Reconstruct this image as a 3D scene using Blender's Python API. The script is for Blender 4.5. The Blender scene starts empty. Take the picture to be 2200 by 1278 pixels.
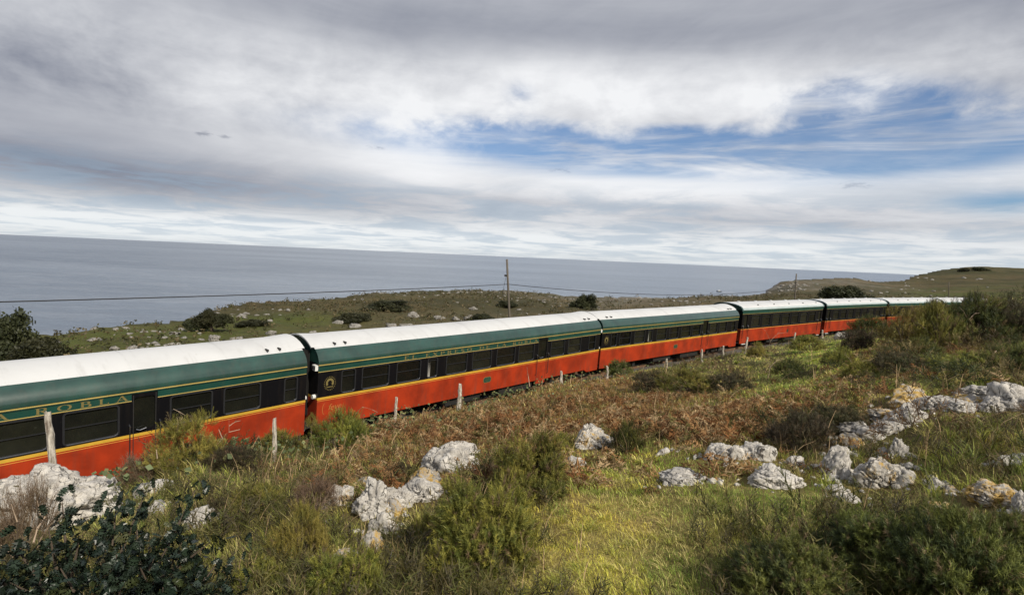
import bpy, bmesh, math, random
import numpy as np
from mathutils import Matrix, Vector

random.seed(7)
RNG = np.random.default_rng(11)
SC = bpy.context.scene
COL = SC.collection

# ------------------------------------------------------------------ camera
F_PX, CX, CY = 1150.0, 1100.0, 639.0          # focal length and centre in the photograph's 2200 x 1278 pixels
CAM_Z = 6.57                                  # metres above the rails
ROLL = math.atan2(87, 1970)
PITCH = math.atan2((639 - (503 + 87 / 1970 * 1100)) * math.cos(ROLL), F_PX)
_c, _s = math.cos(PITCH), math.sin(PITCH)
_f, _u0, _r0 = Vector((0, _c, -_s)), Vector((0, _s, _c)), Vector((1, 0, 0))
_r = _r0 * math.cos(ROLL) + _u0 * math.sin(ROLL)
_u = _u0 * math.cos(ROLL) - _r0 * math.sin(ROLL)
cam_data = bpy.data.cameras.new('camera')
cam = bpy.data.objects.new('camera', cam_data)
COL.objects.link(cam)
cam_data.sensor_width = 36.0
cam_data.lens = 36.0 * F_PX / 2200.0
cam_data.clip_start = 0.1
cam_data.clip_end = 300000.0
cam.matrix_world = Matrix(((_r.x, _u.x, -_f.x, 0), (_r.y, _u.y, -_f.y, 0), (_r.z, _u.z, -_f.z, CAM_Z), (0, 0, 0, 1)))
SC.camera = cam


def ray(px, py):
    """direction from the camera's stand through a point of the photograph, scaled to y = 1"""
    d = _r * (px - CX) + _u * (CY - py) + _f * F_PX
    return d / d.y


def at(px, py, depth):
    d = ray(px, py)
    return Vector((d.x * depth, depth, CAM_Z + d.z * depth))


def azel(px, py):
    d = ray(px, py).normalized()
    return math.atan2(d.x, d.y), math.asin(d.z)


# ------------------------------------------------------------------ light, sky, exposure
SUN_DIR = Vector((0.50, -0.62, 0.66)).normalized()      # towards the sun: behind the photographer, to the right
sun_el = math.asin(SUN_DIR.z)
sun_az = math.atan2(SUN_DIR.x, SUN_DIR.y)
sun_data = bpy.data.lights.new('sun', 'SUN')
sun_data.energy = 4.5
sun_data.angle = math.radians(3.0)
sun_data.color = (1.0, 0.925, 0.79)
sun = bpy.data.objects.new('sun', sun_data)
sun.rotation_euler = (-SUN_DIR).to_track_quat('-Z', 'Y').to_euler()
COL.objects.link(sun)

SC.view_settings.view_transform = 'Standard'
SC.view_settings.look = 'None'
SC.view_settings.gamma = 1.0
SC.view_settings.use_curve_mapping = False
SC.view_settings.exposure = 0.0
SC.cycles.max_bounces = 5
SC.cycles.diffuse_bounces = 2
SC.cycles.glossy_bounces = 3
SC.cycles.transmission_bounces = 3
SC.cycles.transparent_max_bounces = 4
SC.cycles.use_denoising = True
SC.cycles.use_adaptive_sampling = True
SC.cycles.adaptive_threshold = 0.02
SC.cycles.sample_clamp_indirect = 4.0


class E:
    """a scalar socket with arithmetic, for writing node trees as formulas"""
    nt = None

    def __init__(self, s): self.s = s

    @staticmethod
    def m(op, *a, clamp=False):
        n = E.nt.nodes.new('ShaderNodeMath'); n.operation = op; n.use_clamp = clamp
        for i, v in enumerate(a):
            if isinstance(v, E): E.nt.links.new(v.s, n.inputs[i])
            else: n.inputs[i].default_value = v
        return E(n.outputs[0])

    def __add__(self, o): return E.m('ADD', self, o)
    __radd__ = __add__
    def __sub__(self, o): return E.m('SUBTRACT', self, o)
    def __rsub__(self, o): return E.m('SUBTRACT', o, self)
    def __mul__(self, o): return E.m('MULTIPLY', self, o)
    __rmul__ = __mul__
    def __truediv__(self, o): return E.m('DIVIDE', self, o)
    def exp(self): return E.m('EXPONENT', self)
    def clamp(self): return E.m('ADD', self, 0.0, clamp=True)

    def step(self, a, b, lo=0.0, hi=1.0):
        n = E.nt.nodes.new('ShaderNodeMapRange'); n.interpolation_type = 'SMOOTHSTEP'
        E.nt.links.new(self.s, n.inputs[0])
        for i, v in zip((1, 2, 3, 4), (a, b, lo, hi)): n.inputs[i].default_value = v
        return E(n.outputs[0])


def e_vec(x, y, z=0.0):
    n = E.nt.nodes.new('ShaderNodeCombineXYZ')
    for i, v in enumerate((x, y, z)):
        if isinstance(v, E): E.nt.links.new(v.s, n.inputs[i])
        else: n.inputs[i].default_value = v
    return n.outputs[0]


def e_noise(vec, scale, detail=5.0, rough=0.55, dist=0.0):
    n = E.nt.nodes.new('ShaderNodeTexNoise'); n.noise_dimensions = '3D'
    if vec is not None: E.nt.links.new(vec, n.inputs['Vector'])
    n.inputs['Scale'].default_value = scale; n.inputs['Detail'].default_value = detail
    n.inputs['Roughness'].default_value = rough; n.inputs['Distortion'].default_value = dist
    return E(n.outputs[0])


def e_mix(fac, a, b):
    n = E.nt.nodes.new('ShaderNodeMix'); n.data_type = 'RGBA'
    for i, v in ((0, fac), (6, a), (7, b)):
        if isinstance(v, E): E.nt.links.new(v.s, n.inputs[i])
        elif hasattr(v, 'is_linked'): E.nt.links.new(v, n.inputs[i])
        elif isinstance(v, (tuple, list)): n.inputs[i].default_value = (*v[:3], 1)
        else: n.inputs[i].default_value = v
    return n.outputs[2]


def build_world():
    w = bpy.data.worlds.new('World'); SC.world = w; w.use_nodes = True
    nt = w.node_tree; E.nt = nt
    w.cycles.sampling_method = 'NONE'          # an even, bright sky needs no importance map
    for n in list(nt.nodes): nt.nodes.remove(n)
    out = nt.nodes.new('ShaderNodeOutputWorld'); bg = nt.nodes.new('ShaderNodeBackground')
    STR = 0.10
    bg.inputs['Strength'].default_value = STR
    nt.links.new(bg.outputs[0], out.inputs[0])
    sky = nt.nodes.new('ShaderNodeTexSky'); sky.sky_type = 'NISHITA'; sky.sun_disc = False
    sky.sun_elevation = sun_el; sky.sun_rotation = sun_az
    sky.air_density = 1.0; sky.dust_density = 0.4; sky.ozone_density = 3.0
    tc = nt.nodes.new('ShaderNodeTexCoord'); sep = nt.nodes.new('ShaderNodeSeparateXYZ')
    nt.links.new(tc.outputs['Generated'], sep.inputs[0])
    x, y, z = (E(sep.outputs[i]) for i in range(3))
    az = E.m('ARCTAN2', x, y)
    el = E.m('ARCSINE', z)
    zz = E.m('MAXIMUM', z, 0.0) + 0.07
    plane = e_vec(x / zz, y / zz)                               # a flat cloud layer seen from below
    puffs = e_noise(e_vec(az * 1.0, el * 1.7), 8.5, 7.0, 0.58, 0.2)
    broad = e_noise(e_vec(az * 1.0, el * 3.0, 3.0), 1.7, 2.0, 0.5, 0.2)
    streak = e_noise(plane, 0.85, 6.0, 0.62, 0.4)
    veil = e_noise(e_vec(az * 0.8 + el * 0.5, el * 7.0, 7.0), 3.2, 5.0, 0.62, 0.5)
    haze_ = e_noise(e_vec(az * 0.6, el * 1.4 - az * 0.3, 11.0), 5.0, 5.0, 0.6, 0.8)

    def blob(px, py, sx, sy, tilt=0.0):
        """soft elliptical region of the sky round the direction (px, py); sizes in photograph pixels"""
        a0, e0 = azel(px, py)
        k = math.cos(a0)
        sx, sy = sx / F_PX * k * k, sy / F_PX * k
        c, s = math.cos(tilt), math.sin(tilt)
        dx, dy = az - a0, el - e0
        u = (dx * c + dy * s) * (1 / sx); v = (dy * c - dx * s) * (1 / sy)
        return ((u * u + v * v) * -1.0).exp()

    # openings of blue
    hole = (blob(1480, 333, 640, 54, -0.03) * 1.2 + blob(1150, 296, 200, 38) * 0.25 + blob(1950, 290, 330, 58) * 0.62 + blob(1640, 205, 130, 40) * 0.5 + blob(1880, 215, 180, 40) * 0.48
            + blob(1125, 200, 60, 36) * 0.45 + blob(2170, 440, 150, 26) * 0.8 + blob(1830, 180, 90, 36) * 0.3
            - blob(1400, 200, 270, 55) * 0.55 - blob(1580, 236, 80, 26) * 0.35)
    high = el.step(0.16, 0.23)
    fuzz = (puffs - 0.5) * 2.6 * high + (veil - 0.5) * 0.9 * (1.0 - high)
    cover = (hole - fuzz * hole.step(0.02, 0.45)).step(0.04, 1.12, 1.0, 0.0)
    wisp = veil.step(0.40, 0.66) * 0.62 + streak.step(0.45, 0.75) * 0.22
    cover = E.m('MAXIMUM', cover, wisp + 0.10)
    # how bright the cloud is
    lump = el.step(0.14, 0.22) * el.step(0.40, 0.27)
    b = (0.62 + (broad - 0.5) * 0.26 + (puffs - 0.5) * 1.0 * lump + (haze_ - 0.5) * 0.26
         + (streak - 0.50) * 0.85 * el.step(0.20, 0.07) + (veil - 0.5) * 0.25)
    b = (b - el.step(0.26, 0.40) * 0.25
         + blob(1230, 175, 230, 58) * 0.36 + blob(1560, 225, 220, 50) * 0.26 + blob(900, 240, 330, 80) * 0.24
         + blob(880, 335, 150, 70) * 0.24 + blob(1950, 175, 300, 60) * 0.20
         + blob(1500, 392, 620, 40) * 0.40 + blob(300, 482, 900, 30) * 0.34 + blob(1300, 522, 900, 34) * 0.30
         - blob(150, 362, 620, 58, -0.07) * 0.44 - blob(700, 410, 330, 46, -0.10) * 0.24
         - blob(0, 120, 460, 120) * 0.36 - blob(750, 20, 420, 60) * 0.10 - blob(1500, 80, 700, 40) * 0.12
         - blob(1250, 440, 420, 11, -0.03) * 0.16 - blob(1650, 478, 420, 11, -0.02) * 0.18 - blob(2150, 110, 250, 110) * 0.16)
    rag = e_noise(e_vec(az * 1.0, el * 2.6, 5.0), 30.0, 3.0, 0.65)
    for (px, py, sx, sy) in ((440, 289, 26, 9), (482, 293, 20, 7), (808, 317, 24, 6), (1208, 367, 40, 7), (1840, 398, 50, 11)):
        b = b - (blob(px, py, sx, sy) * (rag * 3.0 - 0.8)).step(0.30, 0.85) * 0.30
    b = b.clamp()
    K = 1.0 / STR
    grey, white = (0.155 * K, 0.178 * K, 0.248 * K), (0.90 * K, 0.91 * K, 0.93 * K)
    cloud = e_mix(b, grey, white)
    low = el.step(0.10, 0.0)
    cloud = e_mix(low * 0.35, cloud, (0.72 * K, 0.80 * K, 0.80 * K))
    gapb = streak.step(0.56, 0.40) * el.step(0.15, 0.09) * el.step(-0.02, 0.03)
    cloud = e_mix(gapb * 0.45, cloud, (0.40 * K, 0.52 * K, 0.64 * K))            # pale blue between the low streaks
    mul = nt.nodes.new('ShaderNodeMix'); mul.data_type = 'RGBA'; mul.blend_type = 'MULTIPLY'; mul.inputs[0].default_value = 1.0
    nt.links.new(sky.outputs[0], mul.inputs[6]); mul.inputs[7].default_value = (0.68, 0.84, 1.02, 1)
    nt.links.new(e_mix(cover.clamp(), mul.outputs[2], cloud), bg.inputs['Color'])


build_world()

# ------------------------------------------------------------------ small helpers
def link(o, parent=None):
    COL.objects.link(o)
    if parent is not None: o.parent = parent
    return o


def empty(name, loc=(0, 0, 0), rot=(0, 0, 0)):
    o = bpy.data.objects.new(name, None); o.empty_display_size = 0.2
    o.location = loc; o.rotation_euler = rot
    return link(o)


def tag(o, label, cat, group=None):
    o['label'] = label; o['category'] = cat
    if group: o['group'] = group
    return o


def mesh_np(name, v, f, mat, smooth=False, col=None):
    """mesh from numpy arrays; f is (n, 3) or (n, 4); col is one rgb per vertex"""
    v = np.asarray(v, np.float32); f = np.asarray(f, np.int32)
    me = bpy.data.meshes.new(name)
    k = f.shape[1]
    me.vertices.add(len(v)); me.vertices.foreach_set('co', v.ravel())
    me.loops.add(f.size); me.loops.foreach_set('vertex_index', f.ravel())
    me.polygons.add(len(f)); me.polygons.foreach_set('loop_start', np.arange(0, f.size, k, dtype=np.int32))
    me.update(calc_edges=True)
    if smooth: me.polygons.foreach_set('use_smooth', np.ones(len(f), bool))
    if col is not None:
        a = me.attributes.new('tint', 'FLOAT_COLOR', 'POINT')
        a.data.foreach_set('color', np.concatenate([np.asarray(col, np.float32), np.ones((len(v), 1), np.float32)], 1).ravel())
    if mat: me.materials.append(mat)
    return me


def obj_np(name, v, f, mat, parent=None, smooth=False, col=None):
    return link(bpy.data.objects.new(name, mesh_np(name, v, f, mat, smooth, col)), parent)


class MB:
    """collects polygons, then becomes one mesh"""
    def __init__(self): self.v, self.f = [], []

    def poly(self, pts):
        i = len(self.v); self.v += [tuple(p) for p in pts]; self.f.append(tuple(range(i, i + len(pts)))); return self

    def box(self, x0, x1, y0, y1, z0, z1):
        i = len(self.v)
        self.v += [(x, y, z) for z in (z0, z1) for (x, y) in ((x0, y0), (x1, y0), (x1, y1), (x0, y1))]
        self.f += [tuple(i + k for k in q) for q in ((3, 2, 1, 0), (4, 5, 6, 7), (0, 1, 5, 4), (1, 2, 6, 5), (2, 3, 7, 6), (3, 0, 4, 7))]
        return self

    def extrude(self, prof, x0, x1, caps=False, closed=False):
        n = len(prof); i = len(self.v)
        self.v += [(x0, *p) for p in prof] + [(x1, *p) for p in prof]
        for k in range(n if closed else n - 1):
            a, b = i + k, i + (k + 1) % n
            self.f.append((a, b, b + n, a + n))
        if caps:
            self.f.append(tuple(i + k for k in range(n))[::-1]); self.f.append(tuple(i + n + k for k in range(n)))
        return self

    def tube(self, pts, r, seg=6):
        pts = [Vector(p) for p in pts]; i = len(self.v)
        rr = r if isinstance(r, (list, tuple)) else [r] * len(pts)
        for k, p in enumerate(pts):
            d = (pts[min(k + 1, len(pts) - 1)] - pts[max(k - 1, 0)]).normalized()
            a = d.cross(Vector((0.13, 0.21, 0.97)) if abs(d.z) < 0.9 else Vector((1, 0, 0))).normalized(); b = d.cross(a)
            self.v += [tuple(p + (a * math.cos(t) + b * math.sin(t)) * rr[k]) for t in (2 * math.pi * j / seg for j in range(seg))]
        for k in range(len(pts) - 1):
            for j in range(seg):
                q = i + k * seg; jn = (j + 1) % seg
                self.f.append((q + j, q + jn, q + jn + seg, q + j + seg))
        self.f.append(tuple(i + j for j in range(seg))[::-1])
        self.f.append(tuple(i + (len(pts) - 1) * seg + j for j in range(seg)))
        return self

    def disc(self, c, axis, r, h, seg=20):
        a = Vector(axis).normalized()
        return self.tube([Vector(c) - a * h / 2, Vector(c) + a * h / 2], r, seg)

    def mesh(self, name, mat, smooth=False):
        me = bpy.data.meshes.new(name); me.from_pydata(self.v, [], self.f); me.update()
        if smooth: me.polygons.foreach_set('use_smooth', [True] * len(me.polygons))
        me.materials.append(mat)
        return me

    def build(self, name, mat, parent=None, smooth=False, loc=None):
        o = link(bpy.data.objects.new(name, self.mesh(name, mat, smooth)), parent)
        if loc is not None: o.location = loc
        return o


def copy_tree(o, parent=None):
    c = o.copy(); COL.objects.link(c); c.parent = parent
    for ch in KIDS.get(o.name, [c2 for c2 in o.children]): copy_tree(ch, c)
    return c


KIDS = {}


# numpy value noise ---------------------------------------------------
def _hash(ix, iy, iz, seed):
    h = (ix.astype(np.int64) * 374761393 + iy.astype(np.int64) * 668265263 + iz.astype(np.int64) * 2147483647 + seed * 974711) & 0xFFFFFFFF
    h = ((h ^ (h >> 13)) * 1274126177) & 0xFFFFFFFF
    h = ((h ^ (h >> 16)) * 2246822519) & 0xFFFFFFFF
    return ((h ^ (h >> 15)) & 0xFFFFFF) / float(0xFFFFFF)


def vnoise(p, seed=0):
    p = np.asarray(p, float); i = np.floor(p); f = p - i; f = f * f * (3 - 2 * f)
    r = 0
    for dx in (0, 1):
        wx = f[:, 0] if dx else 1 - f[:, 0]
        for dy in (0, 1):
            wy = f[:, 1] if dy else 1 - f[:, 1]
            for dz in (0, 1):
                wz = f[:, 2] if dz else 1 - f[:, 2]
                r = r + wx * wy * wz * _hash(i[:, 0] + dx, i[:, 1] + dy, i[:, 2] + dz, seed)
    return r


def fbm(p, octaves=4, seed=0, gain=0.5):
    p = np.asarray(p, float)
    if p.shape[1] == 2: p = np.concatenate([p, np.full((len(p), 1), 0.37)], 1)
    a, s, r = 1.0, 0.0, 0
    for o in range(octaves):
        r = r + a * vnoise(p * 2 ** o + 17.3 * o, seed + o); s += a; a *= gain
    return r / s


def smooth(a, b, x):
    t = np.clip((x - a) / (b - a), 0, 1); return t * t * (3 - 2 * t)


# ------------------------------------------------------------------ materials
def new_mat(name):
    m = bpy.data.materials.new(name); m.use_nodes = True
    E.nt = m.node_tree
    p = m.node_tree.nodes['Principled BSDF']
    return m, m.node_tree, p


def coords(kind='Object'):
    return E.nt.nodes.new('ShaderNodeTexCoord').outputs[kind]


def bump(p, height, strength=0.3, distance=0.02):
    n = E.nt.nodes.new('ShaderNodeBump'); n.inputs['Strength'].default_value = strength; n.inputs['Distance'].default_value = distance
    E.nt.links.new(height.s, n.inputs['Height']); E.nt.links.new(n.outputs[0], p.inputs['Normal'])


def paint(name, rgb, rough=0.35, dirt=0.12, spec=0.5, coat=0.0):
    m, nt, p = new_mat(name)
    co = coords()
    n = e_noise(co, 1.3, 6, 0.6); g = e_noise(co, 14.0, 4, 0.6)
    dark = tuple(c * (1 - 2.2 * dirt) + 0.02 * dirt for c in rgb)
    lite = tuple(min(1, c * (1 + 0.5 * dirt)) for c in rgb)
    c = e_mix(n.step(0.30, 0.72), dark, lite)
    c = e_mix(g.step(0.62, 0.80) * dirt, c, (0.16, 0.14, 0.11))
    mp = nt.nodes.new('ShaderNodeMapping'); nt.links.new(co, mp.inputs[0]); mp.inputs['Scale'].default_value = (5.0, 5.0, 0.45)
    run = e_noise(mp.outputs[0], 1.3, 5, 0.65)                                    # rain streaks and brake dust, heavier low down
    sp_ = nt.nodes.new('ShaderNodeSeparateXYZ'); nt.links.new(co, sp_.inputs[0])
    lowd = E(sp_.outputs[2]).step(1.25, 0.55)
    c = e_mix(run.step(0.46, 0.72) * (lowd * 0.55 + 1.6 * dirt).clamp() * 0.55, c, (0.085, 0.062, 0.045))
    nt.links.new(c, p.inputs['Base Color'])
    r = n * 0.25 + (rough - 0.10)
    nt.links.new(r.s, p.inputs['Roughness'])
    p.inputs['Specular IOR Level'].default_value = spec
    p.inputs['Coat Weight'].default_value = coat
    p.inputs['Coat Roughness'].default_value = 0.12
    bump(p, e_noise(co, 3.0, 3, 0.5), 0.12, 0.02)
    return m


def plain(name, rgb, rough=0.5, metal=0.0, spec=0.5):
    m, nt, p = new_mat(name)
    g = e_noise(coords(), 9.0, 4, 0.6)
    nt.links.new(e_mix(g, tuple(c * 0.75 for c in rgb), tuple(min(1, c * 1.2) for c in rgb)), p.inputs['Base Color'])
    p.inputs['Roughness'].default_value = rough; p.inputs['Metallic'].default_value = metal
    p.inputs['Specular IOR Level'].default_value = spec
    return m


def leaf_mat(name, rough=0.55, trans=0.25, spec=0.3, gain=1.0):
    """foliage: colour from the plant's own tint, light passing through thin leaves"""
    m, nt, p = new_mat(name)
    at_ = nt.nodes.new('ShaderNodeAttribute'); at_.attribute_name = 'tint'
    info = nt.nodes.new('ShaderNodeObjectInfo')
    rnd = E(info.outputs['Random'])
    hsv = nt.nodes.new('ShaderNodeHueSaturation')
    nt.links.new(at_.outputs['Color'], hsv.inputs['Color'])
    nt.links.new((rnd * 0.04 + 0.48).s, hsv.inputs['Hue']); nt.links.new((rnd * 0.35 + 0.85 * gain).s, hsv.inputs['Value'])
    nt.links.new(hsv.outputs[0], p.inputs['Base Color'])
    p.inputs['Roughness'].default_value = rough; p.inputs['Specular IOR Level'].default_value = spec
    tr = nt.nodes.new('ShaderNodeBsdfTranslucent'); nt.links.new(hsv.outputs[0], tr.inputs['Color'])
    mx = nt.nodes.new('ShaderNodeMixShader'); mx.inputs[0].default_value = trans
    nt.links.new(p.outputs[0], mx.inputs[1]); nt.links.new(tr.outputs[0], mx.inputs[2])
    nt.links.new(mx.outputs[0], nt.nodes['Material Output'].inputs[0])
    return m


def rock_mat(name, lichen=0.0, tone=1.0, fine=1.0):
    m, nt, p = new_mat(name)
    co = coords()
    n1 = e_noise(co, 5.5 * fine, 6, 0.65, 0.4); n3 = e_noise(co, 95.0 * fine, 4, 0.65); n2 = e_noise(co, 19.0 * fine, 6, 0.7, 0.9)
    c = e_mix(n1.step(0.32, 0.60), (0.31 * tone, 0.29 * tone, 0.265 * tone), (0.61 * tone, 0.575 * tone, 0.525 * tone))
    c = e_mix(n2.step(0.57, 0.66) * 0.8, c, (0.10, 0.095, 0.085))
    c = e_mix(n3.step(0.52, 0.72) * 0.3, c, (0.20 * tone, 0.185 * tone, 0.165 * tone)); c = e_mix(e_noise(co, 11.0 * fine, 4, 0.6, 0.5).step(0.64, 0.70) * 0.6, c, (0.10, 0.105, 0.035))
    mpv = nt.nodes.new('ShaderNodeMapping'); nt.links.new(co, mpv.inputs[0]); mpv.inputs['Scale'].default_value = (1.0, 1.0, 0.38); mpv.inputs['Rotation'].default_value = (0.25, 0.35, 0.4)
    nz = nt.nodes.new('ShaderNodeTexNoise'); nz.inputs['Scale'].default_value = 5.0 * fine; nz.inputs['Detail'].default_value = 4.0; nt.links.new(mpv.outputs[0], nz.inputs['Vector'])
    wob = nt.nodes.new('ShaderNodeVectorMath'); wob.operation = 'MULTIPLY_ADD'; nt.links.new(nz.outputs[1], wob.inputs[0]); wob.inputs[1].default_value = (0.35 / fine,) * 3; nt.links.new(mpv.outputs[0], wob.inputs[2])
    cr = nt.nodes.new('ShaderNodeTexVoronoi'); cr.feature = 'DISTANCE_TO_EDGE'; cr.inputs['Scale'].default_value = 6.5 * fine; nt.links.new(wob.outputs[0], cr.inputs['Vector'])
    crack = E(cr.outputs[0]).step(0.055, 0.008) * n1.step(0.45, 0.60)
    c = e_mix(crack * 0.85, c, (0.055, 0.05, 0.045))
    if lichen:
        l = e_noise(co, 8.0, 6, 0.68, 0.4) + n3 * 0.25
        c = e_mix(l.step(0.78 - 0.25 * lichen, 0.90 - 0.2 * lichen) * 0.9, c, (0.46, 0.29, 0.06))
    nt.links.new(c, p.inputs['Base Color'])
    p.inputs['Roughness'].default_value = 0.9; p.inputs['Specular IOR Level'].default_value = 0.2
    bump(p, n2 * 0.6 + n3 * 0.2 - crack * 0.8, 1.0, 0.03 / fine)
    return m


M_RED = paint('red_paint', (0.375, 0.036, 0.0085), 0.40, 0.18, 0.35)
M_YELLOW = paint('yellow_paint', (0.60, 0.36, 0.042), 0.38, 0.08)
M_ORANGE = paint('orange_line_paint', (0.60, 0.24, 0.05), 0.40, 0.05)
M_GOLD = paint('gold_line_paint', (0.48, 0.37, 0.12), 0.40, 0.06)
M_BLACK = paint('black_paint', (0.005, 0.005, 0.0065), 0.32, 0.08, 0.18)
M_GREEN = paint('green_paint', (0.015, 0.060, 0.047), 0.34, 0.18, 0.5, 1.0)
M_DKGREEN = paint('dark_green_paint', (0.010, 0.058, 0.044), 0.32, 0.10)
M_WHITE = paint('white_roof_paint', (0.66, 0.65, 0.635), 0.6, 0.07)
def roof_mat():
    m, nt, p = new_mat('sooty_white_roof'); co = coords()
    n = e_noise(co, 0.5, 6, 0.65, 0.4); f_ = e_noise(co, 7.0, 5, 0.65)
    mp = nt.nodes.new('ShaderNodeMapping'); nt.links.new(co, mp.inputs[0]); mp.inputs['Scale'].default_value = (3.0, 0.5, 0.5); r_ = e_noise(mp.outputs[0], 1.1, 5, 0.6)
    c = e_mix(n.step(0.40, 0.75) * 0.55, (0.57, 0.575, 0.58), (0.43, 0.43, 0.43)); c = e_mix(r_.step(0.55, 0.75) * 0.35, c, (0.32, 0.315, 0.30)); c = e_mix(f_.step(0.64, 0.74) * 0.3, c, (0.30, 0.28, 0.25))
    nt.links.new(c, p.inputs['Base Color']); p.inputs['Roughness'].default_value = 0.6; bump(p, e_noise(co, 1.2, 3, 0.5), 0.25, 0.05)
    return m


M_WHITE = roof_mat()
M_GREY = plain('grey_rubber', (0.17, 0.17, 0.18), 0.7)
M_DARK = plain('dark_iron', (0.018, 0.017, 0.016), 0.65)
M_FRAME = plain('window_frame_metal', (0.030, 0.031, 0.035), 0.4, 0.3)
M_HIGHLIGHT = plain('highlight_grey', (0.15, 0.155, 0.175), 0.4, 0.3)  # pale grey for the highlight line imitated on the window frames
M_STEEL = plain('polished_steel', (0.62, 0.62, 0.62), 0.22, 1.0)
M_RUST = plain('rusty_rail', (0.15, 0.085, 0.05), 0.55, 0.5)
M_LETTER = plain('gilt_letter', (0.20, 0.16, 0.055), 0.5, 0.1)
M_LETTER_DIM = plain('worn_gilt_letter', (0.07, 0.10, 0.04), 0.5)
M_LETTER_RED = plain('faded_gilt_on_red', (0.45, 0.15, 0.04), 0.5)
M_LAMPWHITE = plain('lamp_white', (0.75, 0.75, 0.72), 0.4)
M_CURTAIN = plain('pale_curtain', (0.35, 0.34, 0.31), 0.9)


def glass_mat():
    m, nt, p = new_mat('dark_window_glass')
    n = e_noise(coords('Object'), 1.6, 3, 0.5)
    rnd = E(nt.nodes.new('ShaderNodeObjectInfo').outputs['Random'])
    nt.links.new(e_mix(n * rnd * 1.6, (0.002, 0.0024, 0.003), (0.020, 0.021, 0.015)), p.inputs['Base Color'])  # dim greenish reflections painted into the base colour, varying by pane
    p.inputs['Roughness'].default_value = 0.05; p.inputs['Specular IOR Level'].default_value = 0.5
    bump(p, e_noise(coords('Object'), 1.3, 2, 0.5) + rnd * 0.0, 0.10, 0.06)
    return m


M_GLASS = glass_mat()

# ------------------------------------------------------------------ the railway line in plan
H_STRIPE = 1.67                              # top of the yellow band above the rail
CANT = math.radians(3.0)
HALF = 1.28


def stripe_point(px, py):
    d = ray(px, py); t = (H_STRIPE - CAM_Z) / d.z
    return Vector((d.x * t, t))


ENDS = [None, (stripe_point(681.4, 851.1), stripe_point(1287, 747.6)), (stripe_point(1291, 746.4), stripe_point(1584, 709.4)),
        (stripe_point(1592, 705.3), stripe_point(1764.6, 689.8)), (stripe_point(1772.8, 688.2), stripe_point(1901, 679.4))]
_a, _b = stripe_point(0, 982.7), stripe_point(656, 854.8)
LEN_A = 16.6
ENDS[0] = (_b - (_b - _a).normalized() * LEN_A, _b)


def onward(a, b, turn, gap, length):
    h = math.atan2(b.y - a.y, b.x - a.x) - math.radians(turn)
    d = Vector((math.cos(h), math.sin(h))); s = b + d * gap
    return (s, s + d * length)


ENDS.append(onward(*ENDS[4], 3.0, 0.7, 14.2)); ENDS.append(onward(*ENDS[5], 3.0, 0.7, 14.2))
CARS = []
for a, b in ENDS:
    d = (b - a).normalized(); n = Vector((-d.y, d.x))              # n points away from the photographer
    off = HALF * math.cos(CANT) + H_STRIPE * math.sin(CANT)
    mid = (a + b) / 2 + n * off
    CARS.append((mid, math.atan2(d.y, d.x), (b - a).length))
TRACK = []
first, last = CARS[0], CARS[-1]
d0 = Vector((math.cos(first[1] + 0.06), math.sin(first[1] + 0.06)))
TRACK += [first[0] - d0 * 60, first[0] - d0 * 28]
for m_, h_, l_ in CARS:
    dd = Vector((math.cos(h_), math.sin(h_))); TRACK += [m_ - dd * l_ * 0.34, m_ + dd * l_ * 0.34]
dd = Vector((math.cos(last[1] - 0.1), math.sin(last[1] - 0.1))); TRACK += [TRACK[-1] + dd * 25, TRACK[-1] + dd * 60]
TRK = np.array([tuple(p) for p in TRACK])


def lateral(P):
    """signed distance from the line: negative on the photographer's side"""
    best = np.full(len(P), 1e9); sg = np.zeros(len(P))
    for a, b in zip(TRK[:-1], TRK[1:]):
        ab = b - a; L2 = ab @ ab
        t = np.clip(((P - a) @ ab) / L2, 0, 1); q = a + t[:, None] * ab
        dv = P - q; dist = np.hypot(dv[:, 0], dv[:, 1]); cr = ab[0] * dv[:, 1] - ab[1] * dv[:, 0]
        k = dist < best; best[k] = dist[k]; sg[k] = np.sign(cr[k])
    return best * sg

# ------------------------------------------------------------------ terrain
CTRL = []


def cp(px, py, depth, dz=0.0):
    p = at(px, py, depth); CTRL.append((p.x, p.y, p.z + dz))


for (x, y, z) in ((0, 0, 4.88), (-3, -3, 4.7), (3, -3, 5.2), (0, -12, 6.0), (-14, -12, 4.2), (14, -12, 6.5), (-9, 1, 3.3), (8, 1, 5.1),
                  (-4, 1.2, 4.45), (3.5, 1.0, 4.95), (-25, -5, 1.5), (-40, -60, 4), (40, -60, 9), (60, 0, 9), (-60, 10, -1.5), (30, 6, 6.2),
                  (-2.9, 3.1, 4.1), (-5.5, 3.4, 3.6), (3.2, 3.1, 4.55)):
    CTRL.append((x, y, z))
cp(1100, 1278, 3.3); cp(1400, 1150, 4.6); cp(1650, 1060, 5.4); cp(1270, 962, 9.0); cp(1500, 965, 7.5); cp(800, 1105, 5.8)
cp(100, 1095, 6.6, -0.25); cp(400, 1150, 5.0, -0.1); cp(900, 965, 10.0, -0.1); cp(590, 972, 12.5, -0.3); cp(400, 1000, 10.3, -0.05); cp(250, 1045, 9.0, -0.1); cp(500, 982, 11.8, -0.1); cp(850, 892, 16.0, -0.25)
cp(988, 866, 17.5, -0.3); cp(1205, 812, 23.0, -0.3); cp(1430, 787, 29.0, -0.15); cp(1602, 754, 36.0, -0.15); cp(1767, 726, 45.0, -0.1)
cp(1600, 850, 14.0, -0.1); cp(1400, 862, 15.0, -0.15); cp(1900, 830, 10.5, -0.1); cp(1800, 762, 22.0, -0.2); cp(1900, 702, 32.0, -0.45)
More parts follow.
